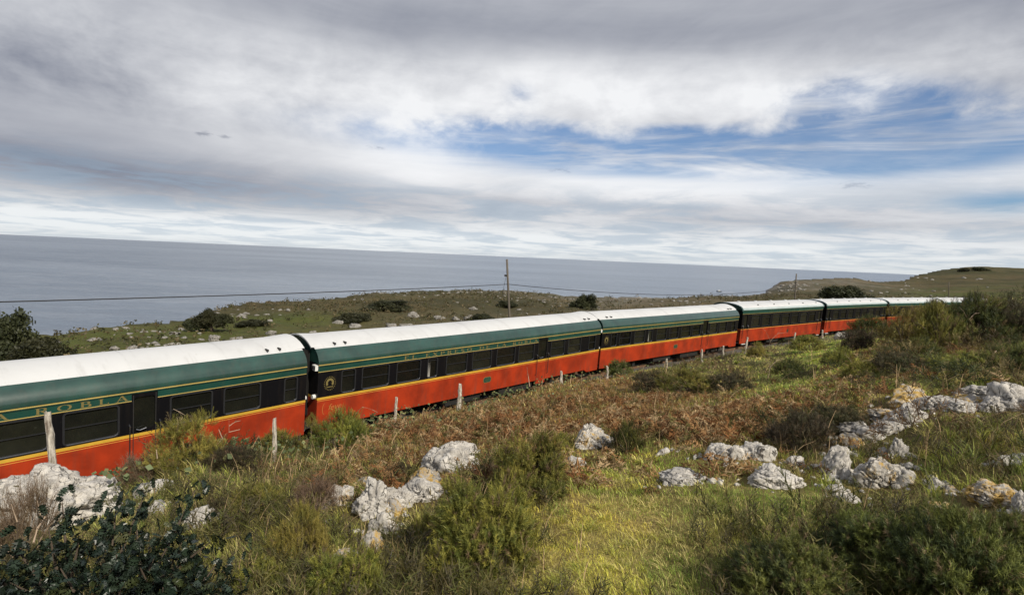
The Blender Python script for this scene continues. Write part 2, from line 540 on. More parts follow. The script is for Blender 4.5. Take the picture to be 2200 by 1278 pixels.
cp(2000, 682, 32.0, -0.35); cp(1950, 690, 32.0, -0.35); cp(2100, 852, 9.0); cp(2150, 752, 17.0, -0.2); cp(2150, 650, 30.0, -0.6); cp(2080, 660, 30.0, -0.5); cp(2200, 1000, 5.2); cp(1880, 1045, 5.6)
cp(0, 1020, 7.4, -0.5); cp(1700, 800, 20.0, -0.15); cp(1980, 760, 17.0, -0.15); cp(2190, 640, 55.0, -0.5)
for (px, py, z) in ((250, 750, -1.5), (600, 720, -2.0), (900, 690, -2.5), (1200, 665, -3.0), (1500, 645, -4.0), (1700, 640, -3.5), (1900, 632, -2.0),
                    (2050, 626, -1.0), (2150, 612, 2.5), (115, 718, -3.0), (390, 692, -3.5), (460, 668, -4.0), (600, 648, -5.0), (740, 639, -6.0),
                    (800, 630, -6.0), (880, 624, -6.0), (1050, 622, -6.0), (1150, 627, -6.0), (1240, 638, -7.0), (1440, 641, -7.0), (1560, 634, -7.0), (1640, 631, -7.0)):
    d = ray(px, py); t = (z - CAM_Z) / d.z; CTRL.append((d.x * t, t, z))
for (px, py, depth) in ((1648, 622, 330), (1672, 607, 335), (1705, 602, 350), (1750, 598, 365), (1830, 597, 380), (1880, 605, 400), (1940, 601, 450), (1972, 590, 550),
                        (2020, 583, 600), (2080, 578, 600), (2140, 577, 600), (2200, 580, 600), (2330, 575, 600), (1800, 615, 300), (1990, 608, 420), (2150, 596, 470)):
    cp(px, py, depth)
for i in range(0, len(TRK)):
    for k in (-0.5, 0.5) if i else (0.5,):
        if 0 <= i + (1 if k > 0 else -1) < len(TRK):
            q = TRK[i] * 0.75 + TRK[i + (1 if k > 0 else -1)] * 0.25; CTRL.append((q[0], q[1], -0.1))
CTRL = np.array(CTRL)


def warp(P):
    r = np.hypot(P[:, 0], P[:, 1]); a = np.arctan2(P[:, 0], P[:, 1])
    k = np.log(r + 3.0)
    return np.stack([np.sin(a) * k, np.cos(a) * k], 1)


def _tps(d2): return 0.5 * d2 * np.log(d2 + 1e-9)


_W = warp(CTRL[:, :2])
_K = _tps(((_W[:, None] - _W[None]) ** 2).sum(-1)) + np.eye(len(_W)) * 2e-3
_Pm = np.concatenate([np.ones((len(_W), 1)), _W], 1)
_A = np.block([[_K, _Pm], [_Pm.T, np.zeros((3, 3))]])
_sol = np.linalg.solve(_A, np.concatenate([CTRL[:, 2], np.zeros(3)]))

COAST = [(-900, 640, 70), (-300, 690, 60), (-60, 715, 52), (115, 718, 52), (250, 705, 60), (390, 690, 68), (430, 672, 80), (460, 664, 86), (600, 645, 115), (740, 636, 143),
         (800, 628, 160), (880, 621, 180), (1050, 620, 200), (1150, 625, 200), (1240, 637, 197), (1440, 640, 213), (1560, 633, 250), (1638, 630, 286), (1646, 622, 330),
         (1700, 602, 352), (1750, 598, 366), (1830, 597, 382), (1880, 605, 402), (1940, 601, 455), (1972, 590, 560), (2020, 583, 640), (2080, 578, 680), (2400, 578, 800), (3500, 578, 900)]
_ca = np.array([math.atan2(ray(p[0], p[1]).x, 1.0) for p in COAST]); _cr = np.array([p[2] * math.hypot(1.0, ray(p[0], p[1]).x) for p in COAST])
SEA_Z = -22.0


def coast_r(a):
    base = np.interp(a, _ca, _cr)
    q = np.stack([a * 60, base * 0 + 3.0], 1); q2 = np.stack([a * 240, base * 0 + 9.0], 1)
    return base * (1 + 0.022 * (fbm(q, 3, 5) - 0.5) + 0.012 * (fbm(q2, 2, 6) - 0.5))


def ground_z(P, fine=True):
    P = np.asarray(P, float); out = np.empty(len(P))
    for s in range(0, len(P), 20000):
        Q = P[s:s + 20000]; W = warp(Q)
        z = _tps(((W[:, None] - _W[None]) ** 2).sum(-1)) @ _sol[:len(_W)] + _sol[len(_W)] + W @ _sol[-2:]
        r = np.hypot(Q[:, 0], Q[:, 1]); a = np.arctan2(Q[:, 0], Q[:, 1])
        lat = lateral(Q)
        if fine:
            z = z + (fbm(Q * 0.45, 4, 1) - 0.5) * 0.42 * smooth(2, 6, r) * smooth(120, 40, r) + (fbm(Q * 0.05, 4, 2) - 0.5) * smooth(40, 130, r) * 2.0 \
                + (fbm(Q * 0.22, 3, 3) - 0.5) * smooth(28, 80, r) * 1.3
        near = np.where(lat < 0, smooth(1.75, 3.3, np.abs(lat)), smooth(1.9, 4.5, np.abs(lat)))
        z = z * near + (-0.42) * (1 - near)
        cr = coast_r(a); land = np.where(np.abs(a) < 1.25, cr, 900.0)
        over = r - land
        z = np.where(over > 0, z - np.minimum(over * 1.5, 60.0), z)
        out[s:s + 20000] = np.maximum(z, SEA_Z - 12)
    return out


# what grows where: patches of ground round a point of the slope
def pick(px, py, lo=1.5, hi=700.0):
    """where the line of sight through (px, py) first meets the ground"""
    d = ray(px, py); ts = np.exp(np.linspace(math.log(lo), math.log(hi), 900))
    P = np.stack([d.x * ts, ts], 1); h = CAM_Z + d.z * ts - ground_z(P)
    k = np.argmax(h < 0)
    if h[k] >= 0: k = len(ts) - 1
    t = ts[k]
    return Vector((d.x * t, t, ground_z(np.array([[d.x * t, t]]))[0]))


PATCH = []      # (x, y, radius across, radius in depth, colour, kind weight)
C_STRAW, C_LUSH, C_OLIVE, C_RUST, C_HEATH, C_PASTURE, C_DARK, C_STONE = ((0.47, 0.41, 0.125), (0.31, 0.36, 0.052), (0.19, 0.155, 0.050), (0.23, 0.120, 0.042),
    (0.090, 0.076, 0.034), (0.080, 0.105, 0.020), (0.040, 0.050, 0.016), (0.26, 0.235, 0.20))


def patch(px, py, rx, ry, colour, w=1.0):
    """rx, ry in photograph pixels across and along the line of sight"""
    c = pick(px, py); a = pick(px, py - ry); b = pick(px, py + ry)
    half = max(0.4, (a - b).length / 2); half = min(half, 6 * rx / F_PX * c.y + 1.0)
    PATCH.append((c.x, c.y, rx / F_PX * c.y, half, colour, w))


for a in ((1350, 1090, 230, 130, C_STRAW, 1.0), (1330, 1000, 120, 35, C_LUSH, 1.0), (1500, 1230, 260, 60, C_LUSH, 0.5), (1150, 1230, 180, 60, C_STRAW, 0.5), (1700, 1080, 130, 40, C_LUSH, 0.9),
          (1500, 1000, 150, 26, C_LUSH, 0.6), (1760, 830, 150, 26, C_LUSH, 1.2), (1770, 755, 60, 30, C_LUSH, 1.3), (1250, 860, 330, 50, C_RUST, 1.3), (950, 930, 170, 40, C_RUST, 1.2),
          (1500, 890, 160, 36, C_RUST, 1.0), (800, 960, 120, 40, C_RUST, 0.7), (1200, 810, 160, 18, C_STRAW, 0.5), (1560, 790, 120, 40, C_OLIVE, 0.9), (500, 1000, 260, 45, C_OLIVE, 1.0), (640, 1050, 200, 50, C_OLIVE, 0.9),
          (700, 1230, 250, 60, C_OLIVE, 1.0), (480, 1120, 100, 40, C_LUSH, 0.4), (980, 1130, 160, 100, C_OLIVE, 0.9), (1750, 930, 130, 40, C_DARK, 0.8), (2060, 930, 170, 60, C_OLIVE, 1.0), (1980, 1010, 120, 40, C_DARK, 0.6),
          (1900, 1200, 340, 90, C_DARK, 1.4), (2000, 760, 240, 60, C_OLIVE, 0.8), (1900, 790, 170, 30, C_STRAW, 0.35), (2120, 700, 150, 50, C_DARK, 0.8), (200, 1240, 300, 80, C_DARK, 1.0), (1650, 760, 70, 30, C_STRAW, 0.5), (1920, 760, 110, 30, C_RUST, 1.5), (1800, 830, 60, 14, C_RUST, 0.6), (2120, 720, 80, 26, C_RUST, 0.9), (2080, 790, 130, 22, C_RUST, 1.3), (520, 1150, 170, 50, C_HEATH, 1.0), (700, 1130, 90, 40, C_HEATH, 0.9), (620, 1020, 150, 30, C_HEATH, 0.7), (1700, 880, 130, 26, C_RUST, 0.7), (1860, 700, 60, 20, C_STRAW, 0.6),
          (450, 745, 300, 14, C_HEATH, 1.0), (760, 705, 200, 12, C_HEATH, 1.2),
          (300, 735, 220, 26, C_PASTURE, 2.2), (640, 680, 90, 14, C_PASTURE, 2.0), (560, 700, 160, 16, C_PASTURE, 1.6), (900, 700, 220, 16, C_HEATH, 1.0), (900, 650, 330, 16, C_HEATH, 2.0), (1150, 655, 200, 16, C_HEATH, 1.5),
          (700, 640, 170, 4, C_STONE, 1.5), (900, 624, 160, 3, C_STONE, 1.2), (1350, 640, 120, 6, C_STONE, 1.2), (1400, 655, 160, 8, C_HEATH, 1.3), (1740, 612, 90, 8, C_STONE, 1.6), (1860, 610, 60, 7, C_STONE, 0.9),
          (1950, 612, 120, 8, C_HEATH, 1.0), (2010, 628, 90, 7, C_PASTURE, 1.8), (1950, 600, 100, 4, C_HEATH, 1.4), (2130, 584, 160, 5, C_DARK, 2.2), (2020, 588, 60, 4, C_DARK, 1.6), (2120, 596, 160, 5, C_HEATH, 2.2), (2170, 612, 90, 5, C_PASTURE, 0.9), (1850, 601, 60, 4, C_STONE, 1.2), (1690, 618, 50, 7, C_STONE, 1.6), (1750, 632, 120, 7, C_HEATH, 1.4)):
    patch(*a)
_PX = np.array([p[:4] for p in PATCH]); _PC = np.array([p[4] for p in PATCH]); _PWt = np.array([p[5] for p in PATCH])


def ground_colour(P):
    P = np.asarray(P, float)
    wob = np.stack([fbm(P * 0.9, 3, 21) - 0.5, fbm(P * 0.9 + 50, 3, 22) - 0.5], 1)
    r = np.hypot(P[:, 0], P[:, 1])[:, None]
    Q = P + wob * (0.5 + 0.10 * r)
    away = smooth(30, 90, r); c = (np.array(C_OLIVE) * (1 - away) + np.array((0.080, 0.074, 0.030)) * away) * 0.35; w = np.full(len(P), 0.35)
    ang = np.arctan2(_PX[:, 0], _PX[:, 1])
    for k in range(len(_PX)):
        dx, dy = Q[:, 0] - _PX[k, 0], Q[:, 1] - _PX[k, 1]
        s, cs = math.sin(ang[k]), math.cos(ang[k])
        along = dx * s + dy * cs; across = dx * cs - dy * s
        g = np.exp(-((across / _PX[k, 2]) ** 2 + (along / _PX[k, 3]) ** 2)) * _PWt[k]
        c += g[:, None] * _PC[k]; w += g
    c /= w[:, None]
    n = fbm(P * 1.7, 4, 31)[:, None]
    c = c * (0.65 + 0.7 * n)
    n2 = fbm(P * 0.7 + 9, 3, 33)[:, None]
    far = smooth(35, 110, r); k1 = smooth(0.45, 0.60, fbm(P * 0.045, 4, 35))[:, None] * far * 0.65; k2 = smooth(0.50, 0.64, fbm(P * 0.03 + 70, 4, 36))[:, None] * far * 0.5
    c = c * (1 - k1) + np.array((0.042, 0.042, 0.018)) * k1; c = c * (1 - k2) + np.array((0.13, 0.098, 0.052)) * k2
    return c * (1 + (n2 - 0.5) * np.array([0.5, 0.1, 0.2]))


def ground_mat():
    m, nt, p = new_mat('hillside_ground')
    at_ = nt.nodes.new('ShaderNodeAttribute'); at_.attribute_name = 'tint'
    co = coords('Object')
    n1 = e_noise(co, 0.35, 8, 0.7); n2 = e_noise(co, 6.0, 6, 0.65); n3 = e_noise(co, 0.09, 7, 0.7)
    c = e_mix(n2.step(0.35, 0.70) * 0.55, at_.outputs['Color'], (0.055, 0.043, 0.026))
    c = e_mix(n1.step(0.50, 0.62) * 0.55, c, (0.050, 0.048, 0.020))
    c = e_mix(n3.step(0.50, 0.60) * 0.45, c, (0.085, 0.066, 0.032))
    geo = nt.nodes.new('ShaderNodeNewGeometry'); sp = nt.nodes.new('ShaderNodeSeparateXYZ'); nt.links.new(geo.outputs['Normal'], sp.inputs[0])
    steep = E(sp.outputs[2]).step(0.93, 0.80)
    c = e_mix(steep * n3.step(0.3, 0.5), c, e_mix(n1.step(0.4, 0.6), (0.13, 0.12, 0.105), (0.30, 0.27, 0.235)))
    nt.links.new(c, p.inputs['Base Color'])
    p.inputs['Roughness'].default_value = 0.95; p.inputs['Specular IOR Level'].default_value = 0.1
    bump(p, n2 * 0.3 + n1 * 1.0, 0.8, 0.35)
    return m


M_GROUND = ground_mat()


def build_ground():
    az = np.concatenate([np.linspace(-math.pi, -1.02, 26)[:-1], np.linspace(-1.02, 1.02, 400), np.linspace(1.02, math.pi, 26)[1:-1]])
    rr = np.concatenate([[0.0], np.exp(np.linspace(math.log(0.8), math.log(900.0), 310))])
    A, R_ = np.meshgrid(az, rr); P = np.stack([np.sin(A).ravel() * R_.ravel(), np.cos(A).ravel() * R_.ravel()], 1)
    z = ground_z(P); n, m = len(az), len(rr)
    v = np.concatenate([P, z[:, None]], 1)
    i, j = np.meshgrid(np.arange(m - 1), np.arange(n), indexing='ij'); jn = (j + 1) % n
    f = np.stack([i * n + j, i * n + jn, (i + 1) * n + jn, (i + 1) * n + j], -1).reshape(-1, 4)[:, ::-1]
    o = obj_np('ground', v, f, M_GROUND, smooth=True, col=ground_colour(P)); o['kind'] = 'structure'


build_ground()


def sea_mat():
    m, nt, p = new_mat('sea_water')
    co = coords('Object')
    mp = nt.nodes.new('ShaderNodeMapping'); nt.links.new(co, mp.inputs[0]); mp.inputs['Scale'].default_value = (0.35, 1.0, 1.0)
    mp.inputs['Rotation'].default_value = (0, 0, math.radians(8))
    w1 = e_noise(mp.outputs[0], 0.055, 6, 0.62, 0.4); w2 = e_noise(mp.outputs[0], 0.35, 4, 0.6); w3 = e_noise(mp.outputs[0], 0.0016, 6, 0.62, 0.8)
    w4 = e_noise(mp.outputs[0], 0.00035, 5, 0.65, 1.0); w5 = e_noise(mp.outputs[0], 0.007, 5, 0.62, 0.5)
    c = e_mix(w3.step(0.38, 0.64) * 0.5 + w4.step(0.40, 0.60) * 0.5, (0.105, 0.138, 0.190), (0.240, 0.285, 0.350)); c = e_mix(w5.step(0.50, 0.64) * 0.4, c, (0.27, 0.31, 0.37))
    c = e_mix(w1.step(0.42, 0.70) * 0.5, c, (0.27, 0.30, 0.35)); c = e_mix(w2.step(0.35, 0.62) * 0.35, c, (0.085, 0.105, 0.145))
    nt.links.new(c, p.inputs['Base Color'])
    p.inputs['Roughness'].default_value = 0.30; p.inputs['IOR'].default_value = 1.33; p.inputs['Specular IOR Level'].default_value = 0.5
    bump(p, w1 * 1.0 + w2 * 0.25, 1.0, 3.0)
    return m


M_SEA = sea_mat()
_rs = [0, 30, 90, 200, 400, 700, 1200, 2200, 5000, 12000, 40000, 120000]
_n = 96
sv = [(0, 0, SEA_Z)] + [(r * math.cos(2 * math.pi * k / _n), r * math.sin(2 * math.pi * k / _n), SEA_Z) for r in _rs[1:] for k in range(_n)]
sf = [(0, 1 + k, 1 + (k + 1) % _n) for k in range(_n)]
for q in range(len(_rs) - 2):
    for k in range(_n):
        a, b = 1 + q * _n + k, 1 + q * _n + (k + 1) % _n
        sf += [(a, a + _n, b + _n), (a, b + _n, b)]
sea = obj_np('sea', sv, sf, M_SEA); sea['kind'] = 'structure'


# ------------------------------------------------------------------ track bed and rails
def along_track(step=1.0):
    pts = [TRK[0]]
    for a, b in zip(TRK[:-1], TRK[1:]):
        n = max(1, int(np.hypot(*(b - a)) / step)); pts += [a + (b - a) * (k + 1) / n for k in range(n)]
    pts = np.array(pts)
    for _ in range(14): pts[1:-1] = (pts[:-2] + 2 * pts[1:-1] + pts[2:]) / 4
    return pts


TP = along_track()
TD = np.gradient(TP, axis=0); TD /= np.hypot(TD[:, 0], TD[:, 1])[:, None]; TN = np.stack([-TD[:, 1], TD[:, 0]], 1)


def strip(prof, name, mat, parent=None):
    prof = np.array(prof); k = len(prof); n = len(TP)
    v = np.concatenate([TP[:, None] + TN[:, None] * prof[None, :, :1], np.broadcast_to(prof[None, :, 1:], (n, k, 1))], -1).reshape(-1, 3)
    i, j = np.meshgrid(np.arange(n - 1), np.arange(k - 1), indexing='ij')
    f = np.stack([i * k + j, i * k + j + 1, (i + 1) * k + j + 1, (i + 1) * k + j], -1).reshape(-1, 4)
    return obj_np(name, v, f, mat, parent)


def ballast_mat():
    m, nt, p = new_mat('ballast_stone'); co = coords()
    vo = nt.nodes.new('ShaderNodeTexVoronoi'); vo.inputs['Scale'].default_value = 16.0; nt.links.new(co, vo.inputs['Vector'])
    n = e_noise(co, 2.0, 4, 0.6)
    nt.links.new(e_mix(E(vo.outputs['Distance']) + (n - 0.5) * 0.4, (0.16, 0.14, 0.12), (0.045, 0.04, 0.035)), p.inputs['Base Color'])
    p.inputs['Roughness'].default_value = 0.95; bump(p, E(vo.outputs['Distance']) * -1.0, 1.0, 0.05)
    return m


bed = strip([(-2.05, -0.46), (-1.35, -0.17), (1.35, -0.17), (2.05, -0.46)], 'track_bed', ballast_mat()); bed['kind'] = 'structure'
for s in (-1, 1):
    c = 0.53 * s
    r_ = strip([(c - 0.06, -0.165), (c - 0.03, -0.14), (c - 0.035, 0.0), (c + 0.035, 0.0), (c + 0.03, -0.14), (c + 0.06, -0.165)], 'rail', M_RUST)
    tag(r_, 'rusty steel rail under the wheels on the side ' + ('away from' if s > 0 else 'towards') + ' the fence posts', 'rail')

# ------------------------------------------------------------------ the train
def ring_loop(w, h, r, k=5):
    pts = []
    for cx, cz, a0 in ((w / 2 - r, h / 2 - r, 0), (-w / 2 + r, h / 2 - r, 90), (-w / 2 + r, -h / 2 + r, 180), (w / 2 - r, -h / 2 + r, 270)):
        for i in range(k):
            t = math.radians(a0 + 90 * i / (k - 1)); pts.append((cx + r * math.cos(t), cz + r * math.sin(t)))
    return pts


_WMESH = {}


def window(parent, xc, zc, w, h, y, bar=0.55, r=0.09, curtain=False, style='A'):
    """frame (the part) with its pane and glazing bar as sub-parts; local y = 0 is the wall face"""
    key = (round(w, 3), round(h, 3), style, bar)
    if key not in _WMESH:
        o1, i1 = ring_loop(w + 0.03, h + 0.03, r + 0.015), ring_loop(w - 0.055, h - 0.055, max(0.02, r - 0.03)); n = len(o1)
        fr = MB()
        fr.v = [(x, -0.016, z) for x, z in o1] + [(x, -0.016, z) for x, z in i1] + [(x, 0.004, z) for x, z in o1] + [(x, 0.05, z) for x, z in i1]
        for k in range(n):
            q = (k + 1) % n
            fr.f += [(k, k + n, q + n, q), (k + 2 * n, k, q, q + 2 * n), (k + n, k + 3 * n, q + 3 * n, q + n)]
        pn = MB(); pn.poly([(x, 0.042, z) for x, z in ring_loop(w - 0.05, h - 0.05, max(0.02, r - 0.03))][::-1])
        gb = MB(); gb.box(-w / 2 + 0.028, w / 2 - 0.028, 0.008, 0.040, -0.009, 0.009)
        sl = MB(); sl.tube([(-w / 2 + 0.06, -0.012, -h / 2 + 0.012), (w / 2 - 0.10, -0.012, -h / 2 + 0.012), (w / 2 - 0.045, -0.012, -h / 2 + 0.035), (w / 2 - 0.018, -0.012, -h / 2 + 0.10)], 0.011, 5)  # added pale strip, imitates the highlight on the frame's lower edge
        _WMESH[key] = (fr.mesh('window_frame', M_FRAME), pn.mesh('pane', M_GLASS), gb.mesh('glazing_bar', M_FRAME), sl.mesh('frame_highlight', M_HIGHLIGHT))
    fm, pm, gm, sm_ = _WMESH[key]
    f = link(bpy.data.objects.new('window', fm), parent); f.location = (xc, y, zc)
    link(bpy.data.objects.new('pane', pm), f)
    if style == 'A': link(bpy.data.objects.new('frame_highlight', sm_), f)
    if bar is not None:
        g = link(bpy.data.objects.new('glazing_bar', gm), f); g.location = (0, 0, (bar - 0.5) * h)
    if curtain:
        cu = MB(); n = 7; x0 = -w / 2 + 0.03; x1 = x0 + w * 0.28
        pts = [(x0 + (x1 - x0) * k / n, 0.033 - 0.007 * (k % 2)) for k in range(n + 1)]
        for a, b in zip(pts[:-1], pts[1:]):
            cu.poly([(a[0], a[1], -h / 2 + 0.04), (b[0] , b[1], -h / 2 + 0.04), (b[0] - (0.02 if b[0] > x0 + .05 else 0), b[1], h * 0.28), (a[0], a[1], h * 0.28)])
        cu.build('curtain', M_CURTAIN, f)
    return f


def wall_with_holes(mb, x0, x1, z0, z1, y, holes, depth=0.05, r=0.09):
    """outer wall face at y with rounded openings (xc, zc, w, h); cells run the full height between openings"""
    holes = sorted(holes); cuts = [x0]
    for a, b in zip(holes[:-1], holes[1:]): cuts.append(((a[0] + a[2] / 2) + (b[0] - b[2] / 2)) / 2)
    cuts.append(x1)
    for k, (xc, zc, w, h) in enumerate(holes):
        a, b = cuts[k], cuts[k + 1]
        loop = [(xc + p, zc + q) for p, q in ring_loop(w, h, r)]; n = 5
        corner = [(b, z1), (a, z1), (a, z0), (b, z0)]
        P = lambda q, yy=y: (q[0], yy, q[1])
        for c in range(4):
            seg = loop[c * n:(c + 1) * n]; nx = loop[((c + 1) % 4) * n]
            for i in range(n - 1): mb.poly([P(corner[c]), P(seg[i + 1]), P(seg[i])])
            mb.poly([P(corner[c]), P(corner[(c + 1) % 4]), P(nx), P(seg[-1])])
        m = len(loop)
        for i in range(m):
            u, v = loop[i], loop[(i + 1) % m]
            mb.poly([P(u), P(v), P(v, y + depth), P(u, y + depth)])
    return mb


# ---- lettering: strokes with serifs
def _rib(mb, pts, w):
    pts = [Vector((p[0], p[1])) for p in pts]; w = w if isinstance(w, (list, tuple)) else [w] * len(pts)
    L, R = [], []
    for k, p in enumerate(pts):
        d = (pts[min(k + 1, len(pts) - 1)] - pts[max(k - 1, 0)]).normalized(); n = Vector((-d.y, d.x)) * w[k] / 2
        L.append(p + n); R.append(p - n)
    for k in range(len(pts) - 1): mb.append([L[k], L[k + 1], R[k + 1], R[k]])


def _arc(cx, cy, rx, ry, a0, a1, n=9):
    return [(cx + rx * math.cos(math.radians(a0 + (a1 - a0) * k / (n - 1))), cy + ry * math.sin(math.radians(a0 + (a1 - a0) * k / (n - 1)))) for k in range(n)]


def letter(ch):
    q = []; T, t, s = 0.17, 0.075, 0.06
    stem = lambda x, y0=0.0, y1=1.0: (_rib(q, [(x, y0), (x, y1)], T), _rib(q, [(x - 0.16, y0 + s / 2), (x + 0.16, y0 + s / 2)], s), _rib(q, [(x - 0.16, y1 - s / 2), (x + 0.16, y1 - s / 2)], s))
    bowl = lambda x, y0, y1, w: _rib(q, [(x, y1 - t / 2)] + _arc(x + w * 0.45, (y0 + y1) / 2, w * 0.55, (y1 - y0) / 2 - t / 2, 90, -90) + [(x, y0 + t / 2)], [t] * 3 + [T] * 5 + [t] * 3)
    if ch == 'E':
        stem(0.18); [_rib(q, [(0.18, y), (0.66 - d, y)], t) for y, d in ((0.96, 0), (0.52, 0.14), (0.04, -0.04))]; _rib(q, [(0.64, 0.80), (0.64, 1.0)], t); _rib(q, [(0.68, 0.0), (0.68, 0.22)], t); w = 0.74
    elif ch == 'L': stem(0.18); _rib(q, [(0.18, 0.04), (0.68, 0.04)], t); _rib(q, [(0.68, 0.0), (0.68, 0.24)], t); w = 0.74
    elif ch == 'X':
        _rib(q, [(0.10, 1), (0.72, 0)], T); _rib(q, [(0.70, 1), (0.10, 0)], t)
        [_rib(q, [(x - 0.14, y), (x + 0.14, y)], s) for x in (0.11, 0.70) for y in (0.03, 0.97)]; w = 0.84
    elif ch == 'P': stem(0.18); bowl(0.22, 0.44, 1.0, 0.45); w = 0.74
    elif ch == 'R': stem(0.18); bowl(0.22, 0.48, 1.0, 0.43); _rib(q, [(0.40, 0.50), (0.78, 0.0)], T); _rib(q, [(0.70, 0.03), (0.90, 0.03)], s); w = 0.86
    elif ch == 'B': stem(0.18); bowl(0.22, 0.52, 1.0, 0.40); bowl(0.22, 0.0, 0.55, 0.48); w = 0.78
    elif ch == 'D': stem(0.18); bowl(0.22, 0.0, 1.0, 0.62); w = 0.92
    elif ch == 'O': _rib(q, _arc(0.48, 0.5, 0.38, 0.46, 0, 360, 25), [T if abs(math.cos(2 * math.pi * k / 24)) > 0.55 else t for k in range(25)]); w = 0.98
    elif ch == 'S': _rib(q, _arc(0.34, 0.73, 0.24, 0.23, 20, 250, 9) + _arc(0.34, 0.27, 0.26, 0.23, 70, -160, 9)[1:], [t, t, t, .1, .13, .15, T, T, T, T, T, T, .15, .13, .1, t, t]); w = 0.70
    elif ch == 'A':
        _rib(q, [(0.08, 0), (0.42, 1)], t); _rib(q, [(0.42, 1), (0.78, 0)], T); _rib(q, [(0.20, 0.34), (0.64, 0.34)], t)
        [_rib(q, [(x - 0.13, 0.03), (x + 0.13, 0.03)], s) for x in (0.08, 0.78)]; w = 0.90
    elif ch == 'N': stem(0.14); _rib(q, [(0.14, 1), (0.72, 0)], T); _rib(q, [(0.72, 0), (0.72, 1)], t); _rib(q, [(0.58, 0.97), (0.86, 0.97)], s); w = 0.90
    elif ch == 'C': _rib(q, _arc(0.46, 0.5, 0.36, 0.46, 45, 315, 17), [t, t, t] + [T] * 11 + [t, t, t]); w = 0.84
    elif ch == 'M': stem(0.14); stem(0.88); _rib(q, [(0.14, 1), (0.51, 0.1)], T); _rib(q, [(0.51, 0.1), (0.88, 1)], t); w = 1.06
    else: w = 0.55
    return q, w


_LMESH = {}


def lettering(parent, text, xstart, xend, z, h, y, mat, wide=1.25):
    """flat gilt letters laid on the panel, the last one ending at xend; each letter a part"""
    ws = [letter(c)[1] for c in text]
    gap = ((xend - xstart) / h - sum(w * wide for w in ws)) / (len(ws) - 1); x = xstart
    for c, w in zip(text, ws):
        if c != ' ':
            key = (c, h, wide, mat.name)
            if key not in _LMESH:
                mb = MB()
                for k, qd in enumerate(letter(c)[0]): mb.poly([(p.x * h * wide, -0.0004 * (k % 5), p.y * h) for p in qd])
                _LMESH[key] = mb.mesh('letter', mat)
            o = link(bpy.data.objects.new('letter', _LMESH[key]), parent); o.location = (x, y, z)
        x += (w * wide + gap) * h


def script_text(parent, text, x, z, size, y, mat, shear=0.25, name='lettering'):
    cu = bpy.data.curves.new(name, 'FONT'); cu.body = text; cu.size = size; cu.shear = shear; cu.resolution_u = 2
    tmp = bpy.data.objects.new('tmp', cu); COL.objects.link(tmp)
    me = bpy.data.meshes.new_from_object(tmp.evaluated_get(bpy.context.evaluated_depsgraph_get()))
    bpy.data.objects.remove(tmp); me.materials.clear(); me.materials.append(mat)
    o = link(bpy.data.objects.new(name, me), parent); o.location = (x, y, z); o.rotation_euler = (math.pi / 2, 0, 0)
    return o


PROF_A_GREEN = [(-1.300, 2.815), (-1.297, 2.88), (-1.275, 2.97), (-1.230, 3.06), (-1.165, 3.145), (-1.08, 3.225), (-1.00, 3.28)]
PROF_A_WHITE = [(-1.00, 3.28), (-0.86, 3.36), (-0.68, 3.44), (-0.46, 3.505), (-0.23, 3.545), (0, 3.56)]


def mirror(prof): return prof + [(-y, z) for y, z in prof[::-1] if abs(y) > 1e-6]


def bogie(parent, x):
    b = MB()
    for s in (-1, 1):
        b.box(x - 1.15, x + 1.15, s * 0.86 - 0.05, s * 0.86 + 0.05, 0.36, 0.52)
        for a in (-0.85, 0.85): b.box(x + a - 0.13, x + a + 0.13, s * 0.95 - 0.05, s * 0.95 + 0.05, 0.20, 0.50)
        b.box(x - 0.25, x + 0.25, s * 0.92 - 0.06, s * 0.92 + 0.06, 0.24, 0.40)
    b.box(x - 0.2, x + 0.2, -0.8, 0.8, 0.40, 0.56)
    o = b.build('bogie', M_DARK, parent)
    for a in (-0.85, 0.85):
        for s in (-1, 1):
            w = MB(); w.disc((0, 0, 0), (0, 1, 0), 0.36, 0.10, 22); w.disc((0, -0.06 * s, 0), (0, 1, 0), 0.40, 0.025, 22)
            w.build('wheel', M_RUST, o, loc=(x + a, s * 0.56, 0.37))


WIN_PX = [(732.5, 762.6), (776.7, 835), (851.3, 902.7), (917.4, 938.7), (957.6, 1002.5), (1014, 1054.8), (1066, 1105.6), (1113, 1146.5), None, (1182.5, 1212), (1219.4, 1247), (1264, 1278.5)]


def x_on_car(px, k):
    """distance along carriage k (from its middle) where the sight line at px meets its side"""
    a, b = ENDS[k]; d = (b - a).normalized(); best = None
    lo, hi = 0.0, (b - a).length
    for _ in range(50):
        m = (lo + hi) / 2; p = a + d * m
        v = Vector((p.x, p.y, H_STRIPE + 0.45 - CAM_Z)); u = CX + F_PX * v.dot(_r) / v.dot(_f)
        if u < px: lo = m
        else: hi = m
    return lo - (b - a).length / 2


TEXT_LEN = x_on_car(1158, 1) - x_on_car(875, 1)


